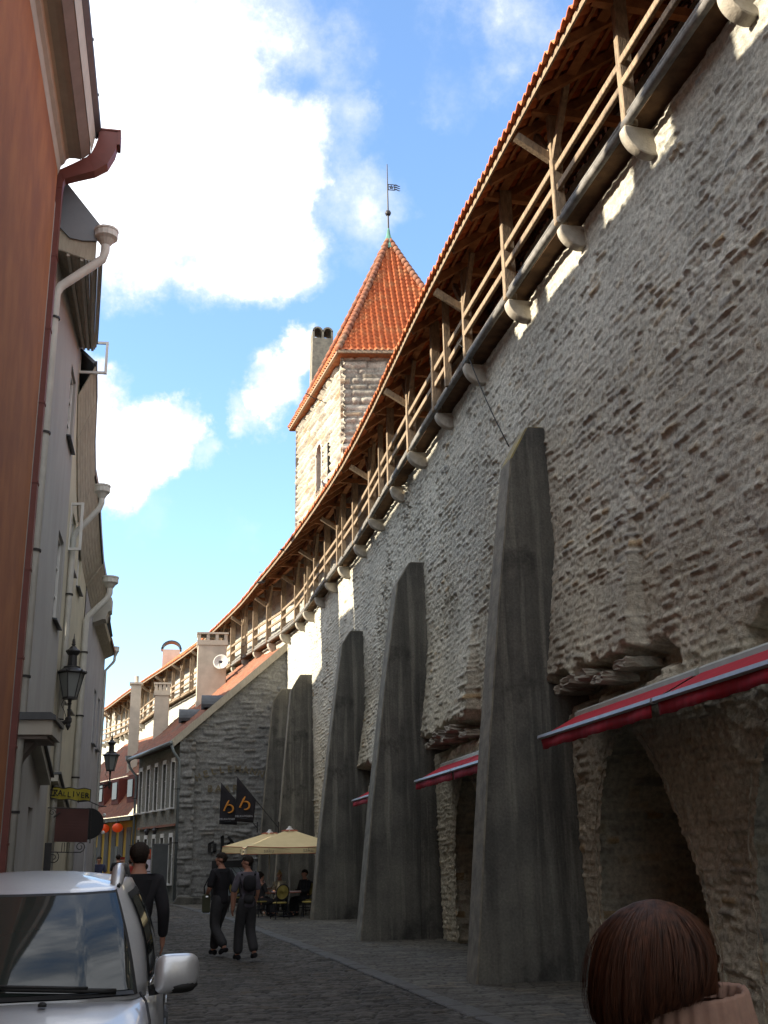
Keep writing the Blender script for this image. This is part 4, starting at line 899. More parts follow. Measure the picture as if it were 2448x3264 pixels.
# ------------------------------------------------------------------ wall lanterns
def lantern(label,loc,sc=1.0):
    t=thing('wall_lantern',label,'street lamp',loc,group='wrought iron wall lanterns')
    # origin = bottom of the glass body, centre
    x,y,z=loc
    def L(mb,n,m,par=t,sm=False): return build(n,mb,m,par,sm)
    f=MB()
    for i in range(6):
        a=i*math.pi/3+.3; f.bar((x+.155*sc*math.cos(a),y+.155*sc*math.sin(a),z),(x+.285*sc*math.cos(a),y+.285*sc*math.sin(a),z+.55*sc),.022*sc,.022*sc)
    f.lathe([(.17*sc,-.03*sc),(.17*sc,.015*sc)],(x,y,z),6,ph=.3); f.lathe([(.29*sc,.54*sc),(.30*sc,.57*sc)],(x,y,z),6,ph=.3)
    L(f,'frame',IRON)
    g=MB(); g.lathe([(.145*sc,.01*sc),(.27*sc,.54*sc)],(x,y,z),6,ph=.3); L(g,'glass',PALEGLASS)
    r=MB(); r.lathe([(.34*sc,.56*sc),(.33*sc,.585*sc),(.22*sc,.65*sc),(.19*sc,.67*sc),(.19*sc,.70*sc),(.11*sc,.72*sc),(.10*sc,.96*sc),(.13*sc,.99*sc),(.17*sc,1.05*sc),(.165*sc,1.07*sc),(.10*sc,1.11*sc),(.06*sc,1.17*sc)],(x,y,z),10,ph=.3); L(r,'cap',IRON)
    for i in range(6):
        a=i*math.pi/3+.3; q=MB(); q.lathe([(.02*sc,0),(.028*sc,.02*sc),(.004,.06*sc)],(x+.325*sc*math.cos(a),y+.325*sc*math.sin(a),z+.57*sc),6); L(q,'crest',IRON)
    q=MB(); q.lathe([(.05*sc,1.17*sc),(.03*sc,1.2*sc),(.055*sc,1.225*sc),(.025*sc,1.25*sc),(.045*sc,1.275*sc),(.02*sc,1.30*sc),(.035*sc,1.32*sc),(.015*sc,1.35*sc),(.004,1.47*sc)],(x,y,z),8); L(q,'finial',IRON,sm=True)
    q=MB(); q.lathe([(.05*sc,-.03*sc),(.035*sc,-.10*sc),(.05*sc,-.12*sc),(.032*sc,-.16*sc),(.03*sc,-.42*sc),(.075*sc,-.44*sc),(.075*sc,-.53*sc),(.05*sc,-.58*sc),(.06*sc,-.62*sc),(.01,-.72*sc)],(x,y,z),8); L(q,'stem',IRON)
    q=MB(); q.tube([(x,y,z-.50*sc),(x-.12*sc,y,z-.56*sc),(x-.3*sc,y,z-.55*sc),(X0-.02,y,z-.60*sc)],[.05*sc,.045*sc,.03*sc,.035*sc],6); q.tube([(x-.05,y,z-.56*sc),(x-.2*sc,y,z-.66*sc),(X0-.02,y,z-.74*sc)],.025*sc,6); q.tube([(x-.1,y,z-.48*sc),(x-.25*sc,y,z-.47*sc),(X0-.02,y,z-.5*sc)],.02*sc,6); L(q,'bracket',IRON)
    q=MB(); q.tube([(x-.1*sc,y-.02,z+.02*sc),(x-.18*sc,y-.02,z-.15*sc),(x-.1*sc,y-.02,z-.3*sc),(x-.05*sc,y-.02,z-.45*sc)],.007,5); L(q,'cable',IRON)
    return t
lantern('large black wrought iron lantern on the grey house corner, in front of cream wall',(-2.30,24.9,5.06),.98)
lantern('small black lantern silhouetted against the sunlit far wall',(-2.16,40.05,4.62),.9)

# ------------------------------------------------------------------ shop signs on the left
def signs():
    y=25.2
    t=thing('shop_sign','yellow wavy metal sign reading KALLIVER above the brown hanging board','sign',(-2.15,y,2.9))
    p=MB(); N_=24; rings=[]
    for i in range(N_):
        f=i/(N_-1); x=-2.58+.83*f+.0; zt=3.16-.045*f+.012*math.sin(f*17); zb=2.93-.065*f+.012*math.sin(f*15+1); yy=y+.015*math.sin(f*11)
        rings.append([(x+.05*(1-f)*0,yy,zb),(x,yy+.02,zb),(x+.03*(1-f),yy+.02,zt),(x+.03*(1-f),yy,zt)])
    p.loft(rings); build('plate',p,SIGNY,t)
    e=MB(); e.tube([Vector(r[3])+Vector((0,-.004,.004)) for r in rings],.010,5); e.tube([Vector(r[0])+Vector((0,-.004,-.004)) for r in rings],.010,5); e.tube([rings[-1][0],rings[-1][3]],.010,5); e.tube([rings[0][0],rings[0][3]],.010,5)
    e.tube([(-2.62,y,3.11),(-2.45,y,3.10)],.012,5); e.tube([(-2.62,y,3.0),(-2.5,y,2.99)],.012,5); e.tube([(-2.3,y,2.92),(-2.3,y,2.84)],.008,5); e.tube([(-2.0,y,2.90),(-2.0,y,2.82)],.008,5); build('wire_frame',e,IRON,t)
    for i,ch in enumerate('KALLIVER'):
        f=(i+1.0)/8.75; text('letter',ch,.155+.02*math.sin(i*2.2),(-2.58+.83*f,y-.03,3.035-.055*f+.012*math.sin(i*1.7)),(1,0,-.06),(.03*math.sin(i),0,1),BLACK,t,.003,.002)
    t=thing('hanging_board','blank dark brown cloth board on a scrolled iron bracket','sign',(-2.1,y-.3,2.2))
    b=MB(); n=12; b.loft([[(-2.42+.02*math.sin(v*3)*0,y-.33,2.70-.68*v),(-1.74,y-.33+.01*math.sin(v*6),2.70-.68*v-.02),(-1.74,y-.27,2.70-.68*v-.02),(-2.42,y-.27,2.70-.68*v)] for v in np.linspace(0,1,n)]); build('board',b,SIGNB,t)
    e=MB(); e.tube([(-2.62,y-.3,2.72),(-1.7,y-.3,2.69),(-1.68,y-.3,1.98)],.014,6); e.tube([(-2.46,y-.34,2.52),(-2.33,y-.34,2.62)],.018,6)
    def spiral(cx,cz,r0,turn,dirn,ph):
        return [(cx+r0*(1-.75*k/26)*math.cos(ph+dirn*turn*k/26),y-.3,cz+r0*(1-.75*k/26)*math.sin(ph+dirn*turn*k/26)) for k in range(27)]
    e.tube([(-2.62,y-.3,1.82),(-2.1,y-.3,1.80),(-1.85,y-.3,1.80)],.012,6); e.tube(spiral(-1.88,1.91,.11,9,1,-1.57),.009,5); e.tube(spiral(-2.42,1.70,.13,9,-1,1.2),.009,5); e.tube(spiral(-2.5,2.62,.07,8,1,0),.008,5)
    for x in (-2.25,-2.2,-2.15,-2.1): e.tube([(x,y-.3,1.81),(x,y-.3,2.0)],.007,5)
    e.box(-2.60,-2.46,y-.33,y-.27,.1,2.0); build('bracket',e,IRON,t)
    t=thing('oval_sign','black oval hanging sign partly hidden behind the brown board','sign',(-2.05,31,2.6))
    o=MB(); o.lathe([(.16,-.02),(.42,-.02),(.42,.02),(.16,.02)],(-2.17,31,2.56),24,axis='y'); o2=MB(); o2.lathe([(.001,-.021),(.41,-.021),(.41,.021),(.001,.021)],(-2.17,31,2.56),24,axis='y'); build('panel',o2,BLACK,t)
    e=MB(); e.tube([(-2.6,31,3.12),(-2.2,31,3.15),(-1.9,31,3.02),(-1.72,31,3.0)],.016,6); e.tube([(-2.1,31,3.1),(-2.1,31,2.95)],.01,5); build('bracket',e,IRON,t)
    q=MB(); q.lathe([(.03,-.03),(.05,0),(.03,.03)],(-1.76,31,2.78),8,axis='y'); build('spot_lamp',q,WHITE,t); q=MB(); q.lathe([(.03,-.03),(.05,0),(.03,.03)],(-1.77,31,2.33),8,axis='y'); build('spot_lamp',q,WHITE,t)
signs()
ROW[0]=None
# ------------------------------------------------------------------ tower
def tower():
    t=thing('wall_tower','square limestone tower with steep orange tiled roof behind the gallery','tower',(8.5,43,0))
    k=1.25; up=lambda x,y,z:Vector((x*k,y*k,1.65+(z-1.65)*k))
    A,B,Cc=up(4.50,30.1,16.5),up(3.70,36.75,16.5),up(8.70,29.55,16.5); D=Cc+(B-A); ap=up(6.76,33.0,22.42)
    cen=(A+B+Cc+D)/4
    ins=lambda p:Vector((p.x,p.y,0))+(Vector((cen.x,cen.y,0))-Vector((p.x,p.y,0))).normalized()*.62
    a,b,c,d=map(ins,(A,B,Cc,D)); zt=A.z+.15
    kw=dict(hmin=.17,hmax=.36,lmin=.35,lmax=1.1,amp=.20,wavy=.08,rough=.035,ew=.07,eh=.06,flush=-.5)
    def face(p,q,seed,**kw_):
        u=(q-p); L=u.length; u/=L; n=Vector((u.y,-u.x,0)); 
        if n.dot(p-Vector((cen.x,cen.y,0)))<0: n=-n
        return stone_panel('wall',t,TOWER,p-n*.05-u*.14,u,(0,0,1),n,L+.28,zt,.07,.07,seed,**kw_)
    L1=(b-a).length; wu,wz=(a-b).length*.40,14.9+.55
    # window in the sunlit face (measured from b)
    def cut(S,Z):
        S=S-.14
        inw=(abs(S-3.75)<.38)&(Z>15.9)&(Z<17.5); inr=((S-3.75)**2/.38**2+(Z-17.5)**2/.4**2<1)&(Z>=17.5)
        return ~(inw|inr)
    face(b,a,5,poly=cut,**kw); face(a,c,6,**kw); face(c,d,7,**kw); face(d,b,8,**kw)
    u=(a-b).normalized(); n=Vector((u.y,-u.x,0)); n=n if n.dot(a-Vector((cen.x,cen.y,0)))>0 else -n
    W=lambda s_,z,o:Vector(b)+u*s_+Vector((0,0,z))+n*o
    arc=[(-.38,15.9),(-.38,17.5)]+[(.38*-math.cos(x),17.5+.4*math.sin(x)) for x in np.linspace(.3,math.pi-.3,8)]+[(.38,17.5),(.38,15.9)]
    f=MB(); f.loft([[W(3.75+x*1.45,z+(.14 if z>17.45 else (-.18 if z<16 else 0)),.06),W(3.75+x,z,.07),W(3.75+x,z,-.55)] for x,z in arc],closed=False); o=build('window_surround',f,CORBEL,t)
    g=MB(); g.add([W(3.75+x,z,-.5) for x,z in arc],[tuple(range(len(arc)))]); build('pane',g,GLASS,o)
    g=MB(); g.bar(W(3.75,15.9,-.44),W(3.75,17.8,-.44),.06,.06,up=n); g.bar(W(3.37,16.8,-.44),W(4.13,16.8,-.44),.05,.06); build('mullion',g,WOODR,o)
    for s_,z0,z1 in ((5.3,15.6,17.4),(2.0,13.2,15.0)):
        g=MB(); g.obox(W(s_,(z0+z1)/2,.06),u*.045,n*.05,(0,0,(z1-z0)/2)); build('arrow_slit',g,BLACK,t)
    # roof: bell cast faces tiled with real courses
    def rface(P,Q,seed,name='roof'):
        mid=(P+Q)/2; nrm=((Q-P).cross(ap-P)).normalized(); nrm=nrm if nrm.z>0 else -nrm
        wdt=(Q-P).length; nu=int(wdt/.045); rows=30
        V=np.zeros((nu,rows*2,3)); us=np.linspace(0,1,nu)
        for r in range(rows):
            for q in (0,1):
                f=(r+q)/rows; ff=min(f,.985)
                p0=P+(ap-P)*ff; p1=Q+(ap-Q)*ff
                sag=-.30*math.sin(math.pi*min(1,f))**1.0*.55
                for_dir=nrm*sag
                pos=np.array(p0)[None]+(np.array(p1)-np.array(p0))[None]*us[:,None]+np.array(for_dir)
                wv=((us-.5)*wdt*(1-ff))/.24; lift=(.075 if q==0 else .015)+.045*np.sin(2*np.pi*wv)+.02*np.sin(4*np.pi*wv+.6)
                rs=np.random.RandomState(seed*100+r); jit=rs.rand(200)[np.clip((wv+100).astype(int),0,199)]*.02
                V[:,r*2+q]=pos+np.array(nrm)[None]*(lift+jit)[:,None]
        npmesh(name,V,gridfaces(nu,rows*2),t,TILE)
    rface(A,Cc,1); rface(B,A,2); rface(Cc,D,3); rface(D,B,4)
    for P in (A,B,Cc,D):
        h=MB(); n_=26
        c0=Vector((cen.x,cen.y,0))
        for i in range(n_):
            f0,f1=i/n_*.985,(i+1.15)/n_*.985
            def pt(f):
                p=P+(ap-P)*f; hd=(Vector((P.x,P.y,0))-c0).normalized(); return p-hd*.30*math.sin(math.pi*f)*.55*.7+Vector((0,0,.06))
            h.tube([pt(f0),pt(f1)],[.15,.11],8)
        build('hip_tiles',h,TILEO,t,smooth=True)
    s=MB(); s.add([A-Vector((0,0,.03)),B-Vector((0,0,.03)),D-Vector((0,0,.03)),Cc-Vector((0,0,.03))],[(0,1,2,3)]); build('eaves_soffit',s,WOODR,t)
    e=MB()
    for p,q in ((A,B),(A,Cc),(Cc,D),(D,B)): e.bar(p,q,.10,.14)
    build('eaves_board',e,WOOD,t)
    cp=MB(); cp.lathe([(.42,-.62),(.22,-.12),(.10,.2),(.06,.5),(.03,.6)],ap,8); build('roof_cap',cp,COPPER,t)
    # weather vane
    v=thing('weather_vane','iron weather vane rod with ball and swallow-tailed flag on the tower tip','weather vane',ap+Vector((0,0,.5)))
    rd=MB(); rd.tube([ap+Vector((0,0,.3)),ap+Vector((0,0,1.6)),ap+Vector((0,0,3.9))],[.045,.035,.02],6); build('rod',rd,IRON,v)
    bl=MB(); bl.lathe([(.01,-.14),(.1,-.1),(.14,0),(.1,.1),(.01,.14)],ap+Vector((0,0,1.35)),12); build('ball',bl,IRON,v,smooth=True)
    fl=MB(); z0=ap.z+2.55; fs=.52
    def bar2(x0,x1,za,zb): fl.box(ap.x+x0*fs,ap.x+x1*fs,ap.y-.012,ap.y+.012,z0+za*fs,z0+zb*fs)
    bar2(.03,.10,0,.6); bar2(.10,.62,.54,.6); bar2(.10,.62,0,.06); bar2(.56,.62,.06,.54)
    for i in range(5):
        a0=math.pi/2+i*4*math.pi/5; a1=a0+4*math.pi/5
        fl.bar((ap.x+(.33+.2*math.cos(a0))*fs,ap.y,z0+(.3+.2*math.sin(a0))*fs),(ap.x+(.33+.2*math.cos(a1))*fs,ap.y,z0+(.3+.2*math.sin(a1))*fs),.02,.03)
    for zc in (.52,.30,.08):
        fl.loft([[(ap.x+(.62+.5*q)*fs,ap.y-.014,z0+(zc-.06*(1-q*.5)+.05*math.sin(q*6))*fs),(ap.x+(.62+.5*q)*fs,ap.y+.014,z0+(zc-.06*(1-q*.5)+.05*math.sin(q*6))*fs),(ap.x+(.62+.5*q)*fs,ap.y+.014,z0+(zc+.07*(1-q)+.05*math.sin(q*6))*fs),(ap.x+(.62+.5*q)*fs,ap.y-.014,z0+(zc+.07*(1-q)+.05*math.sin(q*6))*fs)] for q in np.linspace(0,1,8)])
    build('flag',fl,IRON,v)
    # twin arched chimney on the far left eaves
    c0=b+(a-b)*.18; c0=Vector((c0.x,c0.y,0)); fw=Vector((0,-1,0))
    bx,by=4.75*k,38.6*k*1.0
    ch=MB(); zc=1.65+(21.9-1.65)*k*.985
    bx,by=6.38,48.2; zc=26.75
    ch.loft([[(bx-.72,by-.6,14),(bx+.72,by-.6,14),(bx+.72,by+.6,14),(bx-.72,by+.6,14)],[(bx-.50,by-.5,zc-.9),(bx+.50,by-.5,zc-.9),(bx+.50,by+.5,zc-.9),(bx-.50,by+.5,zc-.9)]]); o=build('chimney',ch,CONCEDGE,t)
    cc=MB(); 
    for sx in (-.25,.25):
        cx=bx+sx; cc.loft([[ (cx+r*math.cos(x),by+yy,zc-.55+r*math.sin(x)*1.0) for r,yy in ((.26,-.5),(.26,.5),(.18,.5),(.18,-.5))] for x in np.linspace(0,math.pi,11)])
    for x_ in (bx-.46,bx,bx+.46): cc.box(x_-.045,x_+.045,by-.5,by+.5,zc-.9,zc-.5)
    build('chimney_cap',cc,CONCEDGE,o)
    cn=MB(); p=W(4.6,zt-.9,.0); cn.tube([p,p+n*.5+Vector((0,0,.12)),p+n*.85+Vector((0,0,.3))],.02,5); build('waste_spout',cn,IRON,t)
tower()
def far_stack():
    x,y,z=-.42,72.0,14.75
    t=thing('arched_chimney','small arched chimney cap showing over the far gallery roof','chimney',(x,y,0))
    b=MB(); b.box(x-.56,x+.56,y,y+.9,0,z); build('stack',b,CHIMR,t)
    c=MB(); c.loft([[(x+r*math.cos(q),y+yy,z+.05+r*math.sin(q)*.85) for r,yy in ((.66,0),(.66,.9),(.54,.9),(.54,0))] for q in np.linspace(0,math.pi,11)]); c.box(x-.67,x-.54,y,y+.9,z,z+.12); c.box(x+.54,x+.67,y,y+.9,z,z+.12); build('cap',c,SHEET,t)
far_stack()

# ------------------------------------------------------------------ lean-to stone house against the wall
def stone_house():
    t=thing('stone_house','grey rubble lean-to house with sloping gable against the town wall','house',(2,47,0))
    yg=44.2; xc=.29; ze=6.25
    xw=4.55; za=9.85
    slope=(za-ze)/(4.36-xc)
    def poly(S,Z): return Z<ze+(S)*slope-.0
    stone_panel('gable_wall',t,GABLE,(xc,yg,-.1),(1,0,0),(0,0,1),(0,-1,0),4.4,10.3,.05,.05,15,poly=lambda S,Z:(Z-.1)<ze+S*slope,hmin=.10,hmax=.2,lmin=.25,lmax=.6,amp=.085,wavy=.13,rough=.022,ew=.04,eh=.03)
    # quoin strip at the corner
    q=stone_panel('corner_pier',t,GABLE,(xc-.06,yg-.10,-.1),(1,0,0),(0,0,1),(0,-1,0),.62,6.2,.04,.04,18,hmin=.14,hmax=.3,lmin=.2,lmax=.5,amp=.12,wavy=.10,rough=.03,ew=.05,eh=.05)
    sq=MB(); sq.box(xc-.06,xc-.055,yg-.12,yg+.0,-.1,6.1); sq.box(xc+.555,xc+.56,yg-.12,yg,-.1,6.1); build('pier_sides',sq,FACADE,t)
    d=Vector((-.255,.967,0)).normalized(); n=Vector((-d.y,d.x,0)); Lf=7.05
    if n.x>0: n=-n
    o=Vector((xc,yg,0)); P=lambda u,z,off=0:o+d*u+Vector((0,0,z))+n*off
    wins=[(1.05+i*1.36,.30,3.55,5.35) for i in range(5)]; wlow=[(1.0+i*1.36,.29,.7,2.45) for i in range(5)]
    hol=wins+wlow
    def cut(S,Z):
        k=np.ones(S.shape,bool)
        for u,w_,z0,z1 in hol: k&=~((abs(S-u)<w_)&(Z-.1>z0)&(Z-.1<z1))
        return k
    stone_panel('front_wall',t,FACADE,P(0,-.1),d,(0,0,1),n,Lf,6.3,.05,.05,19,poly=cut,hmin=.05,hmax=.09,lmin=.05,lmax=.12,amp=.02,wavy=.05,rough=.012,ew=.03,eh=.02)
    for u,w_,z0,z1 in hol:
        f=MB()
        for a,b,c,e in ((-w_-.05,w_+.05,z1-.02,z1+.14),(-w_-.05,-w_+.03,z0,z1-.02),(w_-.03,w_+.05,z0,z1-.02)):
            f.obox(P(u+(a+b)/2,(c+e)/2,.012),d*(b-a)/2*.8,n*.018,(0,0,(e-c)/2))
        f.obox(P(u,(z0+z1)/2,-.10),d*.015,n*.02,(0,0,(z1-z0)/2)); f.obox(P(u,z0+(z1-z0)*.62,-.10),d*w_,n*.019,(0,0,.02))
        w=build('window',f,WHITE,t)
        g=MB(); g.obox(P(u,(z0+z1)/2,-.14),d*w_,n*.005,(0,0,(z1-z0)/2)); build('pane',g,GLASS,w)
        r=MB(); 
        for sg in (-1,1): r.obox(P(u+sg*w_,(z0+z1)/2,-.06),d*.012,n*.08,(0,0,(z1-z0)/2))
        build('reveal',r,FACADE,w)
        s=MB(); s.obox(P(u,z0-.03,.07),d*(w_+.08),n*.11,(0,0,.03)); build('sill',s,WHITE,w)
    st=MB(); st.obox(P(Lf/2-.3,2.88,.06),d*(Lf/2-.45),n*.05,(0,0,.045)); build('string_course',st,TILEO,t)
    # roof slab
    back=lambda u,x:None
    uu=Vector((1,0,0))
    dpt=4.9
    m=MB(); nn=-n
    def rp(u,v,dz): # u along facade, v up slope horizontally
        base=P(u,0); return Vector((base.x+v*1.0,base.y+v*.0,ze-.02+v*slope+dz))
    NU,NV=int(Lf/.10),34; V=np.zeros((NU,NV*2,3)); rng=np.random.RandomState(3)
    for i in range(NU):
        u=-.12+(Lf+.3)*i/(NU-1)
        for r in range(NV):
            for q_ in (0,1):
                v=-.38+(dpt+.38)*(r+q_)/NV; V[i,r*2+q_]=rp(u,v,(.10 if q_==0 else .075)+.018*math.sin(i*1.05+r*2)+rng.rand()*.01)
    npmesh('roof',V,gridfaces(NU,NV*2),t,TILEO)
    un=MB(); un.add([rp(-.12,-.38,-.02),rp(Lf+.18,-.38,-.02),rp(Lf+.18,dpt,-.02),rp(-.12,dpt,-.02)],[(0,1,2,3)]); build('roof_underside',un,WOODD,t)
    vb=MB(); a_,b_=Vector((xc-.40,yg-.13,ze-.38*slope-.02)),Vector((xc+4.3,yg-.13,ze+4.3*slope-.02)); vb.bar(a_,b_,.10,.26); build('verge_board',vb,SOFFIT,t)
    fb=MB(); fb.add([P(-.05,ze-.33,.40),P(Lf,ze-.33,.40),P(Lf,ze-.33,0),P(-.05,ze-.33,0)],[(0,1,2,3)]); build('eaves_soffit',fb,WOODD,t)
    gt=MB(); gt.tube([P(-.2,ze-.30,.47),P(Lf+.1,ze-.36,.47)],.085,8); build('gutter',gt,PIPEG,t,smooth=True)
    # barrel skylights
    for (u,v) in ((1.0,1.35),(3.1,1.0)):
        c=rp(u,v,.25); k=MB(); k.loft([[(c.x+xx,c.y+.42*math.cos(x),c.z-.1+.42*math.sin(x)) for xx in (-.35,1.2)]+[(c.x+xx,c.y+.36*math.cos(x),c.z-.1+.36*math.sin(x)) for xx in (1.2,-.35)] for x in np.linspace(-.3,math.pi+.3,13)],cap=True); dm=build('barrel_dormer',k,SHEET,t)
        g=MB(); g.add([(c.x-.25,c.y+.37*math.cos(x),c.z-.1+.37*math.sin(x)) for x in np.linspace(-.3,math.pi+.3,13)],[tuple(range(13))]); build('pane',g,GLASS,dm)
    # chimneys
    def stack(u,x0,x1,z0,z1,dy,name='chimney'):
        y=P(u,0).y; c=MB(); c.box(x0,x1,y,y+dy,z0,z1); o_=bevel(build(name,c,CHIMR,t),.02)
        k=MB(); k.box(x0-.06,x1+.06,y-.06,y+dy+.06,z1+.28,z1+.36)
        for px in np.linspace(x0+.05,x1-.05,4): k.box(px-.07,px+.07,y-.02,y+dy+.02,z1,z1+.28)
        k.box(x0-.04,x1+.04,y-.04,y+dy+.04,z1-.22,z1-.001); build('chimney_cap',k,CHIMR,o_); return y
    yd=stack(4.9,.88,2.17,5.8,11.0,.95)
    e=MB(); e.box(.88-.012,.88-.004,yd,yd+.95,6,10.98); 
    stack(6.6,-.95,-.30,5.5,8.95,.8)
    # gutter downpipes
    pipe_thing('zinc_downpipe','grey zinc downpipe at the near corner of the stone house',PIPEG,[P(-.12,ze-.32,.44),P(-.12,ze-.62,.34),P(-.16,ze-.95,.10),P(-.16,.1,.10)],.055,False,(4.2,2.2))
    pipe_thing('zinc_downpipe','grey zinc downpipe at the far corner of the stone house, beside yellow house',PIPEG,[P(Lf+.05,ze-.36,.47),P(Lf+.05,ze-.7,.40),P(Lf-.1,ze-1.1,.12),P(Lf-.1,.1,.12)],.055,True,(4.2,2.2))
    # lamps over the ground floor windows
    for u in (3.05,4.4):
        l=MB(); c=P(u,2.72,.16); l.tube([P(u,2.8,.0),P(u,2.85,.16)],.02,5); l.lathe([(.05,.1),(.10,.02),(.07,-.12),(.04,-.14)],c,8); build('facade_lamp',l,IRON,t)
    # painted lettering
    arc='HELLEMANNI'; cx,cz,rr=2.35,2.0,2.95
    for i,ch in enumerate(arc):
        a=math.pi/2+.47-.94*i/(len(arc)-1)
        text('painted_letter',ch,.36,(cx+rr*1.02*math.cos(a),yg-.075,cz+rr*math.sin(a)),(math.sin(a),0,-math.cos(a)),(math.cos(a),0,math.sin(a)),BROWNP,t,.01,.01)
    text('painted_letter','B A A R',.36,(1.95,yg-.075,4.2),(1,0,0),(0,0,1),BROWNP,t,.01,.012)
    # gothic wall lettering
    lt=MB(); y=yg-.09; z0=1.80
    def st(x0,z0_,x1,z1_,w_=.10): w_*=1.25; lt.bar((x0,y,z0_),(x1,y,z1_),w_,.03,up=(0,1,0)) if False else lt.obox(((x0+x1)/2,y,(z0_+z1_)/2),Vector((x1-x0,0,z1_-z0_))/2,Vector((z1_-z0_,0,-(x1-x0))).normalized()*w_/2,(0,.015,0))
    def gothic(ch,x):
        if ch=='o': st(x,z0+.04,x,z0+.36); st(x+.20,z0+.04,x+.20,z0+.36); st(x-.03,z0+.33,x+.16,z0+.44,.06); st(x+.05,z0-.02,x+.22,z0+.08,.06)
        if ch=='l': st(x,z0+.02,x,z0+.62); st(x-.05,z0+.56,x+.04,z0+.65,.05); st(x-.03,z0+.06,x+.09,z0-.03,.05)
        if ch=='d': st(x,z0+.04,x,z0+.36); st(x+.20,z0+.04,x+.20,z0+.34); st(x+.22,z0+.32,x-.02,z0+.60,.07); st(x+.05,z0-.02,x+.22,z0+.08,.06); st(x-.03,z0+.33,x+.12,z0+.42,.05)
        if ch=='e': st(x,z0+.04,x,z0+.36); st(x-.02,z0+.33,x+.16,z0+.43,.06); st(x+.16,z0+.38,x+.02,z0+.18,.05); st(x+.02,z0-.01,x+.18,z0+.06,.05)
    for ch,x in zip('olde',(1.50,1.98,2.22,2.72)):
        L_=MB(); lt.v,lt.f,lt.m=L_.v,L_.f,L_.m; gothic(ch,x); build('gothic_letter',lt,BLACK,t)
    return P,yd
HP,YD=stone_house()
def dish():
    t=thing('satellite_dish','round white satellite dish on the big chimney front','satellite dish',(1.98,YD-.3,9.9))
    c=Vector((1.92,YD-.34,9.95)); n=Vector((-.25,-.95,.18)).normalized(); x=n.cross(Vector((0,0,1))).normalized(); u=x.cross(n).normalized()
    d=MB(); rings=[]
    for r in (.001,.1,.2,.29,.345): rings.append([c+x*r*math.cos(a)+u*r*math.sin(a)+n*(r*r*.9-.05) for a in np.linspace(0,2*math.pi,25)[:-1]])
    d.loft(rings,cap=False); o=build('reflector',d,DISH,t,smooth=True); o.modifiers.new('t','SOLIDIFY').thickness=.015
    a=MB(); a.tube([c-u*.33,c-u*.18+n*.35],.012,5); a.lathe([(.03,-.05),(.035,.05)],c-u*.12+n*.36,8); build('feed_arm',a,SHEET,t)
    a=MB(); a.tube([c-n*.05,Vector((1.95,YD+.02,9.8))],.03,6); build('mount',a,SHEET,t)
    l=MB(); l.lathe([(.035,-.008),(.06,-.008),(.06,.008),(.035,.008)],(c.x,c.y-.06,c.z),16,axis='y'); l.box(c.x-.09,c.x+.09,c.y-.065,c.y-.05,c.z-.012,c.z+.012); build('printed_emblem',l,CLN,o)
dish()

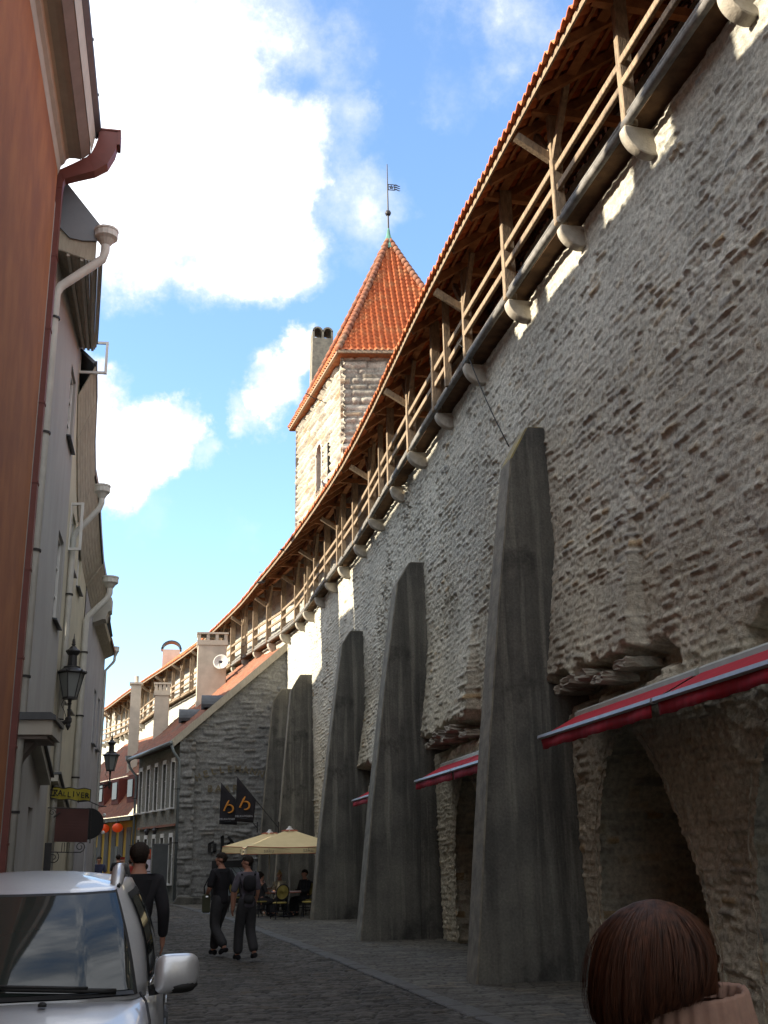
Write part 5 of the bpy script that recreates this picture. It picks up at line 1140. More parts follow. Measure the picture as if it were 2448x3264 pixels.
# ------------------------------------------------------------------ yellow mansard house
def yellow_house():
    t=thing('yellow_house','low yellow house with red tiled mansard roof and small dormers','house',(-2,56,0))
    A=Vector((-1.54,51.1,0)); d=Vector((-.33,.944,0)).normalized(); n=Vector((-d.y,d.x,0)); n=n if n.x<0 else -n; Lf=13
    P=lambda u,z,off=0:A+d*u+Vector((0,0,z))-n*off*-1
    w_=MB(); w_.prism([(0,-.1),(0,3.5),(-4.5,3.5),(-4.5,-.1)],lambda o,z,tt:P(Lf*tt,z,o)); build('wall',w_,YELLOW,t)
    for i in range(11):
        u=.8+i*1.14
        f=MB(); f.obox(P(u,2.05,.02),d*.30,n*.03,(0,0,.95)); o=build('window',f,mat('grey window frame',(.13,.135,.135),rough=.7),t)
        g=MB()
        for s_ in (-.13,.13): g.obox(P(u+s_,2.05,.035),d*.10,n*.02,(0,0,.85))
        build('pane',g,BLIND,o)
        if i%3==1:
            s=MB(); s.obox(P(u+.57,1.3,.03),d*.2,n*.025,(0,0,.9)); build('shutter',s,DOORR if i>4 else DARKBOX,t)
    b=MB(); b.obox(P(Lf/2,3.38,.12),d*Lf/2,n*.14,(0,0,.09)); build('eaves_beam',b,SHEET,t)
    def slope(name,o0,z0,o1,z1,m,u0=-.2,u1=Lf+.2,rows=12,amp=.05):
        NU=int((u1-u0)/.12); V=np.zeros((NU,rows*2,3)); rng=np.random.RandomState(int(z0*10))
        for i in range(NU):
            u=u0+(u1-u0)*i/(NU-1)
            for r in range(rows):
                for q in (0,1):
                    f=(r+q)/rows; p=P(u,z0+(z1-z0)*f+(amp if q==0 else .01)+rng.rand()*.015,o0+(o1-o0)*f); V[i,r*2+q]=p
        npmesh(name,V,gridfaces(NU,rows*2),t,m)
    slope('lower_roof',.45,3.42,-.75,5.0,TILEO); slope('upper_roof',-.45,5.35,-3.4,7.9,TILEO,rows=18)
    k=MB(); k.prism([(-.8,5.0),(-.62,5.28),(-3.9,5.28),(-3.9,5.0)],lambda o,z,tt:P(-.1+(Lf+.2)*tt,z,o)); build('roof_break',k,TILER,t)
    k=MB(); k.obox(P(Lf/2,5.30,-.42),d*(Lf/2+.2),n*.07,(0,0,.06)); build('red_fascia',k,TILER,t)
    for u in (1.0,3.4,5.8,8.2):
        m=MB(); m.prism([(-.02,4.1),(.0,5.25),(-.9,5.25),(-.9,4.3)],lambda o,z,tt:P(u-.55+1.1*tt,z,o)); dm=build('dormer',m,TILER,t)
        g=MB(); g.obox(P(u,4.72,.01),d*.36,n*.02,(0,0,.38)); build('pane',g,GLASS,dm)
    m=MB(); m.box(-2.20,-1.72,55.0,55.6,5.5,9.9); build('chimney',m,CHIMR,t)
    m=MB(); m.box(-2.28,-1.64,54.94,55.66,9.88,9.98); m.lathe([(.10,0),(.10,.35)],(-1.95,55.3,9.98),8); build('chimney_cap',m,CHIMR,t)
    return P,d,n
YP,YDIR,YN=yellow_house()
def lanterns():
    for i,(u,z,lab) in enumerate(((8.6,3.0,'glowing red round lantern left of the oval yellow sign'),(3.6,3.02,'red round lantern right of the oval yellow sign'),(1.5,3.0,'red round lantern closest to the stone house'))):
        t=thing('red_lantern',lab,'lantern',YP(u,z,.35),group='red lanterns along the yellow house')
        c=YP(u,z,.35); m=MB(); m.lathe([(.06,-.2)]+[(.24*math.cos(a),.2*math.sin(a)) for a in np.linspace(-1.2,1.2,11)]+[(.06,.2)],c,14); build('shade',m,LANT,t,smooth=True)
        m=MB(); m.tube([c+Vector((0,0,.2)),c+Vector((0,0,.42))],.012,5); m.lathe([(.07,.19),(.07,.23)],c,8); build('hanger',m,IRON,t)
    t=thing('oval_sign','oval yellow sign with a red rim hanging between red lanterns','sign',YP(5.9,2.95,.4)); c=YP(5.9,2.95,.4)
    d=Vector((1,0,0)); 
    for nm,rx_,rz_,y0,m_ in (('rim',.36,.235,-.03,TILER),('face',.30,.18,-.045,mat('sign amber',(.50,.26,.03),rough=.6))):
        m=MB(); n=28; m.loft([[c+Vector((rx_*math.cos(a),yy,rz_*math.sin(a))) for a in np.linspace(0,2*math.pi,n+1)[:-1]] for yy in (y0,.03)]); build(nm,m,m_,t)
    text('letters','TEA',.19,c+Vector((0,-.055,0)),(1,0,0),(0,0,1),TILER,t,.004)
    m=MB(); m.tube([c+Vector((0,0,.2)),c+Vector((0,0,.45))],.015,5); build('hanger',m,IRON,t)
lanterns()
def house_extras():
    # notice cabinet by the front door of the stone house
    c=HP(2.0,0,.30); t=thing('notice_cabinet','tall dark grey cabinet door standing by the stone house corner','cabinet',(c.x,c.y,0))
    o=HP(1.45,1.2,.25); m=MB(); m.box(-.62,-.06,43.95,44.12,.12,2.12); build('panel',m,DARKBOX,t); m=MB(); m.box(-.65,-.03,43.93,44.14,2.12,2.18); build('top_rail',m,SHEET,t)
    for x in (-.58,-.16): m=MB(); m.box(x,x+.06,43.97,44.1,-.1,.12); build('foot',m,SHEET,t)
    t2=thing('poster_stand','narrow stand of white and red posters left of the dark cabinet','poster stand',(-.79,43.9,0))
    m=MB(); m.box(-.90,-.68,43.9,43.95,.0,2.05); build('board',m,SHEET,t2)
    for i,(z0,z1,mm) in enumerate(((1.65,1.98,POSTRED),(1.2,1.60,POSTER),(.8,1.16,POSTER),(.35,.76,POSTER))):
        m=MB(); m.box(-.885,-.695,43.885,43.899,z0,z1); p=build('poster',m,mm,t2)
        if i==2:
            m=MB(); m.box(-.83,-.75,43.88,43.884,z0+.1,z0+.25); build('red_patch',m,POSTRED,p)
    # dark framed display by the gable
    t=thing('display_frame','black framed glazed display standing by the gable behind the walkers','display case',(2.4,43.9,0))
    m=MB(); 
    for a,b,c_,e in ((1.60,1.80,.1,1.52),(2.95,3.15,.1,1.52),(1.80,2.95,1.28,1.52),(1.80,2.95,.1,.25)): m.box(a,b,43.82,43.95,c_,e)
    build('frame',m,BLACK,t); m=MB(); m.box(1.8,2.95,43.88,43.9,.25,1.28); build('panel',m,mat('pale poster blue',(.20,.23,.24),rough=.5),t)
    m=MB(); m.bar((1.8,43.87,.95),(2.15,43.87,1.28),.03,.015); m.bar((2.35,43.87,1.28),(2.75,43.87,.8),.03,.015); m.bar((2.6,43.87,1.28),(2.95,43.87,.9),.03,.015); build('printed_lines',m,BLACK,t)
    # low stone step in front of the gable
    m=MB(); m.prism([(.1,-.1),(.35,.28),(1.35,.2),(1.5,-.1)],lambda a,b,tt:(a,43.45+.6*tt,b)); tag(bevel(build('stone_step',m,GABLE if False else CONC),.03),'low worn stone step at the foot of the gable wall','step')
house_extras()
# ------------------------------------------------------------------ flags on the buttresses
def flag(label,A,BL,BR,RT,M,y):
    t=thing('banner_flag',label,'flag',(M[0],y,M[1]),group='black banners on slanted poles')
    V=lambda p,dy=0:Vector((p[0],y+dy,p[1]))
    pl=MB(); dirn=(V(A)-V(M)); pl.tube([V(M),V(A)+dirn*.01],.018,6); pl.bar(V(M)+Vector((0,.0,-.16)),V(M)+Vector((0,.0,.22)),.05,.05,up=(0,1,0)); pl.tube([V(M)+Vector((-.0,0,.16)),V(M)+dirn*.10],.012,5); build('pole',pl,IRON,t)
    n=10; g=[]
    for i in range(n+1):
        f=i/n; top=[A[0]+(RT[0]-A[0])*f,A[1]+(RT[1]-A[1])*f]; bot=[BL[0]+(BR[0]-BL[0])*f,BL[1]+(BR[1]-BL[1])*f]
        g.append([(top[0]+(bot[0]-top[0])*k/8,y-.03+.025*math.sin(f*6+k*.3)*(k/8),top[1]+(bot[1]-top[1])*k/8) for k in range(9)])
    c=MB(); c.loft(g,closed=False); o=build('cloth',c,BLACKFAB,t,smooth=True); o.modifiers.new('t','SOLIDIFY').thickness=.006
    cx=(BL[0]+BR[0])/2; w_=BR[0]-BL[0]; bz=BL[1]
    L=MB(); yy=y-.075
    def arcp(cx_,cz_,rx,rz,a0,a1,n=14): return [(cx_+rx*math.cos(a),yy,cz_+rz*math.sin(a)) for a in np.linspace(a0,a1,n)]
    h=w_*.9
    L.tube([(cx+.02*w_,yy,bz+1.30*w_),(cx-.06*w_,yy,bz+1.15*w_),(cx-.22*w_,yy,bz+.82*w_),(cx-.27*w_,yy,bz+.74*w_),(cx-.18*w_,yy,bz+.73*w_)],[.02,.04,.035,.03,.012],6)
    L.tube([(cx-.13*w_,yy,bz+1.0*w_)]+arcp(cx+.04*w_,bz+.83*w_,.22*w_,.21*w_,2.0,-1.9),[.012]+[.018+.022*math.sin(math.pi*i/13) for i in range(14)],6)
    build('printed_emblem',L,GOLD,o)
    text('printed_name','DELIKATESSEN',.098*w_/.68*1.0,(cx-.02,yy+.012,bz+.27*w_),(1,0,0),(0,0,1),PALEPRINT,o,.003)
    s=MB(); s.box(cx-.2*w_,cx+.16*w_,yy+.005,yy+.02,bz+.145*w_,bz+.165*w_); build('printed_line',s,SHEET,o)
def _pt(px,py,Y):
    r=CM@Vector((px-1224,-(py-1632),CF)); return (r.x*Y/r.y, CAM_H+r.z*Y/r.y)
flag('upper black banner with orange emblem, right of the other banner',(2.26,4.37),(2.22,2.84),(2.87,2.79),(2.95,3.58),(3.76,2.60),40.02)
flag('lower black banner with orange emblem, left of the other banner',(1.80,4.32),(1.77,2.82),(2.43,2.79),(2.47,3.6),(3.19,2.66),42.4)

# ------------------------------------------------------------------ parasols and cafe
def parasol(label,c,half,zr,za,rot):
    t=thing('parasol',label,'parasol',(c[0],c[1],0),rz=0,group='cream parasols of the cafe')
    x,y=c; cr,sr=math.cos(rot),math.sin(rot); P=lambda a,b,z:(x+a*cr-b*sr,y+a*sr+b*cr,z)
    cs=[(-half,-half),(half,-half),(half,half),(-half,half)]
    m=MB(); ring=[]
    for (a0,b0),(a1,b1) in zip(cs,cs[1:]+cs[:1]):
        for k in range(8):
            f=k/8; ring.append((a0+(a1-a0)*f,b0+(b1-b0)*f,math.sin(math.pi*f)))
    rings=[]
    for q in np.linspace(1,.09,9): rings.append([P(a*q,b*q,za-(za-zr)*q**.93-.05*s*q) for a,b,s in ring])
    m.loft(rings,cap=False); o=build('canopy',m,CANVAS,t); o.modifiers.new('t','SOLIDIFY').thickness=.005
    v=MB(); v.loft([[P(a*1.0,b*1.0,zr-.05*s+.0) for a,b,s in ring],[P(a*1.012+.02*math.sin(i*1.7),b*1.012+.02*math.cos(i*2.1),zr-.10-.03*s) for i,(a,b,s) in enumerate(ring)],[P(a*1.02+.035*math.sin(i*1.7),b*1.02+.035*math.cos(i*2.1),zr-.215) for i,(a,b,s) in enumerate(ring)]],cap=False); vo=build('valance',v,CANVAS,t); vo.modifiers.new('t','SOLIDIFY').thickness=.004
    for z,nm,rad in ((-.004,'upper_piping',.011),(-.217,'lower_piping',.008)):
        e=MB(); e.tube([P(a*(1.004 if z>-.1 else 1.022),b*(1.004 if z>-.1 else 1.022),zr+z-(.05*s if z>-.1 else 0)) for a,b,s in ring+[ring[0]]],rad,5); build(nm,e,RUST,t)
    cp=MB(); cp.lathe([(.14,-.05),(.09,.0),(.05,.03),(.055,.06),(.01,.075)],(x,y,za),10); build('finial',cp,WHITE,t,smooth=True)
    vt=MB()
    for i in range(8):
        a=i*math.pi/4+rot+.25; vt.obox((x+half*.16*math.cos(a),y+half*.16*math.sin(a),za-(za-zr)*.13+.012),(math.sin(a)*.07,-math.cos(a)*.07,0),(math.cos(a)*.03,math.sin(a)*.03,-.012),(0,0,.006))
    build('vent_holes',vt,RUST,t)
    pm=MB(); pm.tube([(x,y,-.02),(x,y,za)],.028,8); build('pole',pm,WHITE,t,smooth=True)
    b=MB(); b.lathe([(.3,-.03),(.3,.05),(.06,.08),(.05,.3)],(x,y,0),16); build('base',b,CONC,t)
    for i in range(8):
        a=rot+i*math.pi/4; ln=half*(1.38 if i%2 else .98); rm=MB(); q=1
        rm.bar((x,y,za-.10),(x+ln*math.cos(a),y+ln*math.sin(a),zr-.03+(-.04 if i%2==0 else 0)),.02,.025); rm.bar((x,y,zr-.25),(x+ln*.5*math.cos(a),y+ln*.5*math.sin(a),(za+zr)/2-.08),.015,.02); build('rib',rm,WHITE,t)
    for side in range(4):
        a=rot+side*math.pi/2; nx,ny=math.sin(a),-math.cos(a); dx,dy=math.cos(a),math.sin(a)
        for f in ((-.55,.30) if side==0 else (0,)):
            text('printed_name','saku',.17,(x+nx*half*1.03+dx*f*half,y+ny*half*1.03+dy*f*half,zr-.13),(dx,dy,0),(nx*.1,ny*.1,1),mat('faded grey print',(.30,.25,.17),rough=.9),vo,.003)
    return t
parasol('nearer cream parasol, its right side cut off by a buttress',(3.52,33.85),1.33,1.93,2.43,.0)
parasol('farther cream parasol peeping out left behind the nearer one',(3.22,37.3),1.5,1.97,2.42,-.06)
def chair_proto():
    t=thing('cafe_chair','','chair')
    s=MB(); s.lathe([(.19,.40),(.205,.41),(.205,.43),(.17,.44)],(0,0,0),16); build('seat',s,WICK,t)
    b=MB(); n=20; b.loft([[(.17*k*math.cos(a),-.20-.05*math.sin(a),.70+.185*k*math.sin(a)) for a in np.linspace(0,2*math.pi,n+1)[:-1]] for k in (1,.6,.02)],cap=False); o=build('backrest',b,WICK,t); o.modifiers.new('t','SOLIDIFY').thickness=.015
    f=MB(); f.tube([(.185*math.cos(a),-.20-.05*math.sin(a),.70+.20*math.sin(a)) for a in np.linspace(0,2*math.pi,25)],.016,6); build('back_frame',f,CLB,t)
    for sx,sy in ((-1,-1),(1,-1),(1,1),(-1,1)):
        l=MB(); l.tube([(sx*.15,sy*.15,.41),(sx*.2,sy*.2,0)],[.014,.012],6); 
        if sy<0: l.tube([(sx*.15,-.15,.41),(sx*.17,-.2,.62)],.013,6)
        build('leg',l,CLB,t)
    r=MB(); r.tube([(.16*math.cos(a),.16*math.sin(a),.2) for a in np.linspace(0,2*math.pi,17)],.009,5); build('foot_ring',r,CLB,t)
    return t
def cafe():
    proto=chair_proto()
    spots=[(3.05,31.75,R(15),'yellow wicker cafe chair with its back to the street, front of the nearer table'),
           (3.88,31.9,R(75),'yellow wicker cafe chair turned sideways against the buttress edge'),
           (2.62,33.1,R(-60),'wicker cafe chair under the left man at the nearer table'),
           (3.3,34.6,R(180),'wicker cafe chair under the blond woman behind the table'),
           (3.95,33.6,R(120),'wicker cafe chair under the dark figure right of the parasol pole'),
           (2.72,34.9,R(-150),'wicker cafe chair under the woman in pale pink'),
           (2.15,36.6,R(-30),'empty wicker cafe chair under the farther parasol')]
    for i,(x,y,r,l) in enumerate(spots):
        c=proto if i==0 else copy_tree(proto); c.location=(x,y,0); c.rotation_euler=(0,0,r); tag(c,l,'chair','wicker chairs of the cafe')
    tp=thing('cafe_table','','table')
    m=MB(); m.lathe([(.42,.655),(.43,.67),(.42,.685)],(0,0,0),24); build('table_top',m,mat('table top',(.42,.30,.28),(.35,.25,.24),scale=6,rough=.35),tp)
    m=MB(); m.lathe([(.425,.64),(.432,.652),(.425,.655)],(0,0,0),24,cap=False); build('rim',m,RUST,tp)
    m=MB(); m.tube([(0,0,.03),(0,0,.655)],.03,8); m.lathe([(.22,0),(.22,.02),(.04,.05)],(0,0,0),14); build('pedestal',m,CLB,tp)
    for i,(x,y,l) in enumerate(((3.35,33.0,'round cafe table with a white cup under the nearer parasol'),(2.9,37.2,'round cafe table under the farther parasol'))):
        c=tp if i==0 else copy_tree(tp); c.location=(x,y,0); tag(c,l,'table','round tables of the cafe')
    m=MB(); m.lathe([(.02,0),(.035,.01),(.042,.085),(.036,.085),(.028,.012)],(3.2,32.85,.687),12); tag(build('cup',m,WHITE,smooth=True),'white cup standing on the nearer cafe table','cup')
cafe()

# ------------------------------------------------------------------ people
def person(label,loc,yaw,h=1.72,pose='stand',top=CLB,legs=CLG,hair=HAIRD,shoe=CLB,headturn=0,sleeve='elbow',stride=.0,group=None,hairstyle='short',cap=None,armr=None,fem=False,dz=0,hands=True):
    k=h/1.75; t=thing('person',label,'person',loc,rz=yaw,group=group)
    N={}
    def nd(n,x,y,z,r): N[n]=(x*k,y*k,z*k,(r*k if not hasattr(r,'__len__') else (r[0]*k,r[1]*k)))
    sit=pose=='sit'; b=-.47 if sit else 0
    sw=.165 if fem else .185
    nd('pelvis',0,0,.96+b,.125); nd('waist',0,0,1.12+b,.108 if fem else .118); nd('chest',0,0,1.30+b,.118 if fem else .13); nd('uch',0,-.01,1.42+b,.10); nd('neck0',0,-.01,1.50+b,.058); nd('neck1',0,.01,1.56+b,.052)
    ht=headturn; hx,hy=-math.sin(ht),math.cos(ht)
    nd('jaw',hx*.035,hy*.035,1.605+b,.066); nd('head',hx*.012,hy*.012,1.67+b,.086); nd('crown',0,0,1.725+b,.068); nd('nose',hx*.122,hy*.122,1.64+b,.019)
    nd('chin',hx*.085,hy*.085,1.575+b,.024)
    ed=[('pelvis','waist'),('waist','chest'),('chest','uch'),('uch','neck0'),('neck0','neck1'),('neck1','jaw'),('jaw','head'),('head','crown'),('head','nose'),('jaw','chin')]
    for s,sg in (('L',-1),('R',1)):
        st=stride*sg
        nd('ear'+s,sg*hy*.092,sg*-hx*-.092*-1,1.65+b,.016); ed.append(('head','ear'+s))
        nd('sh'+s,sg*sw,-.01,1.435+b,.055)
        el=(sg*(sw+.055),-.05-st*.35,1.16+b); wr=(sg*(sw+.06),.06-st*.6,.93+b)
        if sit: el=(sg*(sw+.05),.06,1.17+b); wr=(sg*.14,.27,1.16+b)
        if armr and s==armr[0]: el,wr=armr[1],armr[2]
        nd('el'+s,*el,.042); nd('wr'+s,*wr,.029)
        d=Vector(wr)-Vector(el); d.normalize(); pl=Vector(wr)+d*.055; nd('pa'+s,*pl,.030)
        ed+=[('uch','sh'+s),('sh'+s,'el'+s),('el'+s,'wr'+s),('wr'+s,'pa'+s)]
        if hands:
            side=Vector((0,1,0)) if abs(d.y)<.8 else Vector((1,0,0)); cur=Vector((-sg,0,0))*.25
            for i,(o_,l_) in enumerate(((-.028,.062),(-.009,.074),(.010,.078),(.028,.068))):
                p1=pl+side*o_+d*.035; p2=p1+(d+cur*.5).normalized()*l_*.5; p3=p2+(d+cur*1.6).normalized()*l_*.5
                nd(f'f{i}a'+s,*p1,.0095); nd(f'f{i}b'+s,*p2,.009); nd(f'f{i}c'+s,*p3,.0075); ed+=[('pa'+s,f'f{i}a'+s),(f'f{i}a'+s,f'f{i}b'+s),(f'f{i}b'+s,f'f{i}c'+s)]
            p1=Vector(wr)+d*.03+side*.035; p2=p1+(d+side*.7).normalized()*.035; nd('ta'+s,*p1,.011); nd('tb'+s,*p2,.009); ed+=[('wr'+s,'ta'+s),('ta'+s,'tb'+s)]
        nd('hip'+s,sg*.085,0,.90+b,.092)
        if sit:
            nd('kn'+s,sg*.11,.40,.94+b-.0,.065); nd('an'+s,sg*.12,.38,.09,.042); nd('to'+s,sg*.13,.53,.03,.034)
        else:
            kf=max(st,0)*.75+max(-st,0)*.15; nd('kn'+s,sg*.09,kf*.9+.02,.50,.062); nd('an'+s,sg*.09,st*.95,.09+max(-st,0)*.28,.042); nd('to'+s,sg*.105,st*.95+.14,.035+max(-st,0)*.06,.034)
        ed+=[('pelvis','hip'+s),('hip'+s,'kn'+s),('kn'+s,'an'+s),('an'+s,'to'+s)]
    link('body',skin_mesh(N,ed,'pelvis'),t,SKIN,True,(0,0,0))
    def cloth(name,names,edges,grow,m,root,lim=None):
        C_={n:(*N[n][:3],(N[n][3]+grow.get(n,grow['*'])*k)) for n in names}
        return link(name,skin_mesh(C_,edges,root),t,m,True,(0,0,0))
    nd('hem',0,.0,.86+b,.122)
    tn=['hem','pelvis','waist','chest','uch','neck0','shL','elL','shR','elR']; te=[('hem','pelvis'),('pelvis','waist'),('waist','chest'),('chest','uch'),('uch','neck0'),('uch','shL'),('shL','elL'),('uch','shR'),('shR','elR')]
    g={'*':.022,'neck0':.012,'pelvis':.036,'hem':.036}
    if sleeve=='long': tn+=['wrL','wrR']; te+=[('elL','wrL'),('elR','wrR')]; g['wrL']=g['wrR']=.018
    if sleeve=='cap': tn=[n for n in tn if n[:2]!='el']; te=[e for e in te if e[1][:2]!='el']
    cloth('top',tn,te,g,top,'chest')
    ln=['waist','pelvis','hipL','knL','anL','hipR','knR','anR']; le=[('waist','pelvis'),('pelvis','hipL'),('hipL','knL'),('knL','anL'),('pelvis','hipR'),('hipR','knR'),('knR','anR')]
    cloth('trousers',ln,le,{'*':.030,'pelvis':.022,'waist':.008,'anL':.045 if not fem else .05,'anR':.045 if not fem else .05,'knL':.034,'knR':.034},legs,'pelvis')
    for s in 'LR':
        a,b_=Vector(N['an'+s][:3]),Vector(N['to'+s][:3]); hz=Vector((a.x,a.y-.05*k,a.z-.045*k))
        link('shoe',skin_mesh({'a':(*(a-Vector((0,0,.03*k))),.05*k),'h':(*hz,.046*k),'m':(*((a+b_)/2),.05*k),'b':(*b_,.042*k)},[('a','h'),('a','m'),('m','b')],'a'),t,shoe,True,(0,0,0))
    if hair is not None:
        H=Vector(N['head'][:3]); q=MB(); nu,nv=28,18; fwd=Vector((hx,hy,0)); rt=Vector((hy,-hx,0)); rg=random.Random(len(label))
        ph0=rg.random()*6
        for iv in range(nv+1):
            for iu in range(nu):
                a=2*math.pi*iu/nu; b_=math.pi*iv/nv; f_=math.cos(a)*math.sin(b_); s_=math.sin(a)*math.sin(b_); u_=math.cos(b_)
                rr=1+.05*math.sin(a*5+ph0)*math.sin(b_)+.03*math.sin(a*11+iv)
                pv=H+(fwd*(f_*.108-.012)+rt*(s_*.094)+Vector((0,0,u_*.100+.016)))*k*rr
                q.v.append(tuple(pv))
        for iv in range(nv):
            for iu in range(nu):
                a=2*math.pi*(iu+.5)/nu; b_=math.pi*(iv+.5)/nv; fr=math.cos(a); lim=(.42 if fr>.5 else .52 if fr>-.05 else .66 if fr>-.45 else (.84 if hairstyle!='bun' else .72))*math.pi
                if b_<lim: q.f.append((iv*nu+iu,iv*nu+(iu+1)%nu,(iv+1)*nu+(iu+1)%nu,(iv+1)*nu+iu)); q.m.append(0)
        if hairstyle=='bun':
            c=H-fwd*.07*k+Vector((0,0,.115*k)); q.lathe([(.008,-.05*k),(.04*k,-.03*k),(.05*k,0),(.04*k,.03*k),(.008,.05*k)],c,10)
        build('hair',q,hair,t,True,local=True)
    if cap:
        H=Vector(N['head'][:3]); link('cap',skin_mesh({'c':(*(H+Vector((0,0,.04*k))),.096*k),'t':(*(H+Vector((0,0,.075*k))),.075*k),'v':(*(H+Vector((hx*.14,hy*.14,.03))*k),.05*k)},[('c','t'),('c','v')],'c'),t,cap,True,(0,0,0))
    return t,N,k
def people():
    # strolling couple
    m,N,k=person('man in black T-shirt and baggy dark trousers strolling beside the woman with backpack',(.92,20.55,0),R(38),1.70,'walk',CLB,CLG,stride=.27,headturn=R(38),armr=('L',(-.25,.02,1.16),(-.15,.22,1.02)))
    b=thing('shoulder_bag','olive shoulder bag held at the hip of the strolling man','bag',(.66,20.6,0))
    q=MB(); q.loft([[(.60,20.48,z),(.74,20.52,z),(.74,20.72,z),(.60,20.70,z)] if i not in (0,3) else [(.62,20.52,z),(.72,20.54,z),(.72,20.68,z),(.62,20.67,z)] for i,z in enumerate((.72,.74,1.0,1.03))]); build('pouch',q,mat('olive canvas',(.05,.052,.03),rough=.9),b)
    q=MB(); q.tube([(.64,20.58,1.02),(.63,20.55,1.15),(.70,20.52,1.3)],.012,5); build('strap',q,CLB,b); q=MB(); q.box(.655,.70,20.47,20.48,.98,1.0); build('buckle',q,CHROME,b)
    w_,N,k=person('woman in grey top and dark flared trousers wearing a black backpack, right of the man',(1.32,19.55,0),R(20),1.64,'walk',CLGR,CLG,stride=-.17,headturn=R(52),fem=True,armr=('L',(-.26,.05,1.14),(-.24,.10,.90)))
    bp=thing('backpack','black backpack with hip pouch worn by the strolling woman','backpack',(1.36,19.38,1.2))
    q=skin_mesh({'a':(1.345-1.36,0-.03,-.13,.12),'b':(1.345-1.36,-.02,.06,.125),'c':(1.35-1.36,.0,.16,.09)},[('a','b'),('b','c')],'a'); link('pack',q,bp,CLB,True,(0,0,0))
    for sx in (-.11,.11):
        q=MB(); q.tube([(1.33+sx,19.42,1.36),(1.33+sx*1.15,19.55,1.40),(1.33+sx*1.2,19.66,1.3),(1.33+sx*1.2,19.62,1.1),(1.33+sx,19.48,1.02)],.018,6); build('strap',q,CLB,bp)
    q=skin_mesh({'a':(-.12,.02,-.22,.08),'b':(.08,.0,-.23,.09)},[('a','b')],'a'); link('hip_pouch',q,bp,CLG,True,(0,0,0))
    # man behind the car
    person('man in dark sweater with short dark hair walking away behind the silver car',(-.28,11.1,0),R(4),1.765,'walk',CLB,CLG,stride=.10,sleeve='long',headturn=R(-8))
    # cafe guests
    person('seated man with dark hair, leftmost of the cafe guests',(2.62,33.1,0),R(-60),1.6,'sit',CLG,CLG,hands=True,group=None)
    person('seated woman with dark hair in pale pink top at the cafe',(2.72,34.9,0),R(-150),1.62,'sit',CLP,CLG,fem=True)
    person('seated blond woman with hair pinned up at the cafe table',(3.3,34.6,0),R(180),1.60,'sit',CREAM,CLG,hair=HAIRB,fem=True,hairstyle='bun')
    person('seated dark clothed guest right of the parasol pole',(3.95,33.6,0),R(120),1.68,'sit',CLB,CLB,sleeve='long')
    # distant crowd
    for x,y,h,top,kw,l in ((-3.45,45.5,1.66,CLB,dict(),'distant dark haired passer-by standing at the left house corner'),(-2.62,44.5,1.72,CLN,dict(),'distant passer-by in navy, seen left of the roof rail of the car'),(-1.95,45.2,1.78,CLB,dict(),'distant tall passer-by in black near the yellow house'),(-1.72,43.6,1.66,CLN,dict(cap=CLR,hair=None),'distant passer-by wearing a red cap'),(-1.52,46.5,1.60,CLR,dict(),'distant passer-by in a red top beside the red cap'),(-.62,30.5,1.50,CLW,dict(fem=True),'passer-by in a light blue top mostly hidden behind the man in dark sweater')):
        person(l,(x,y,0),R(180 if x<-2 else 10),h,'walk',top,CLG,stride=.12,**kw)
people()

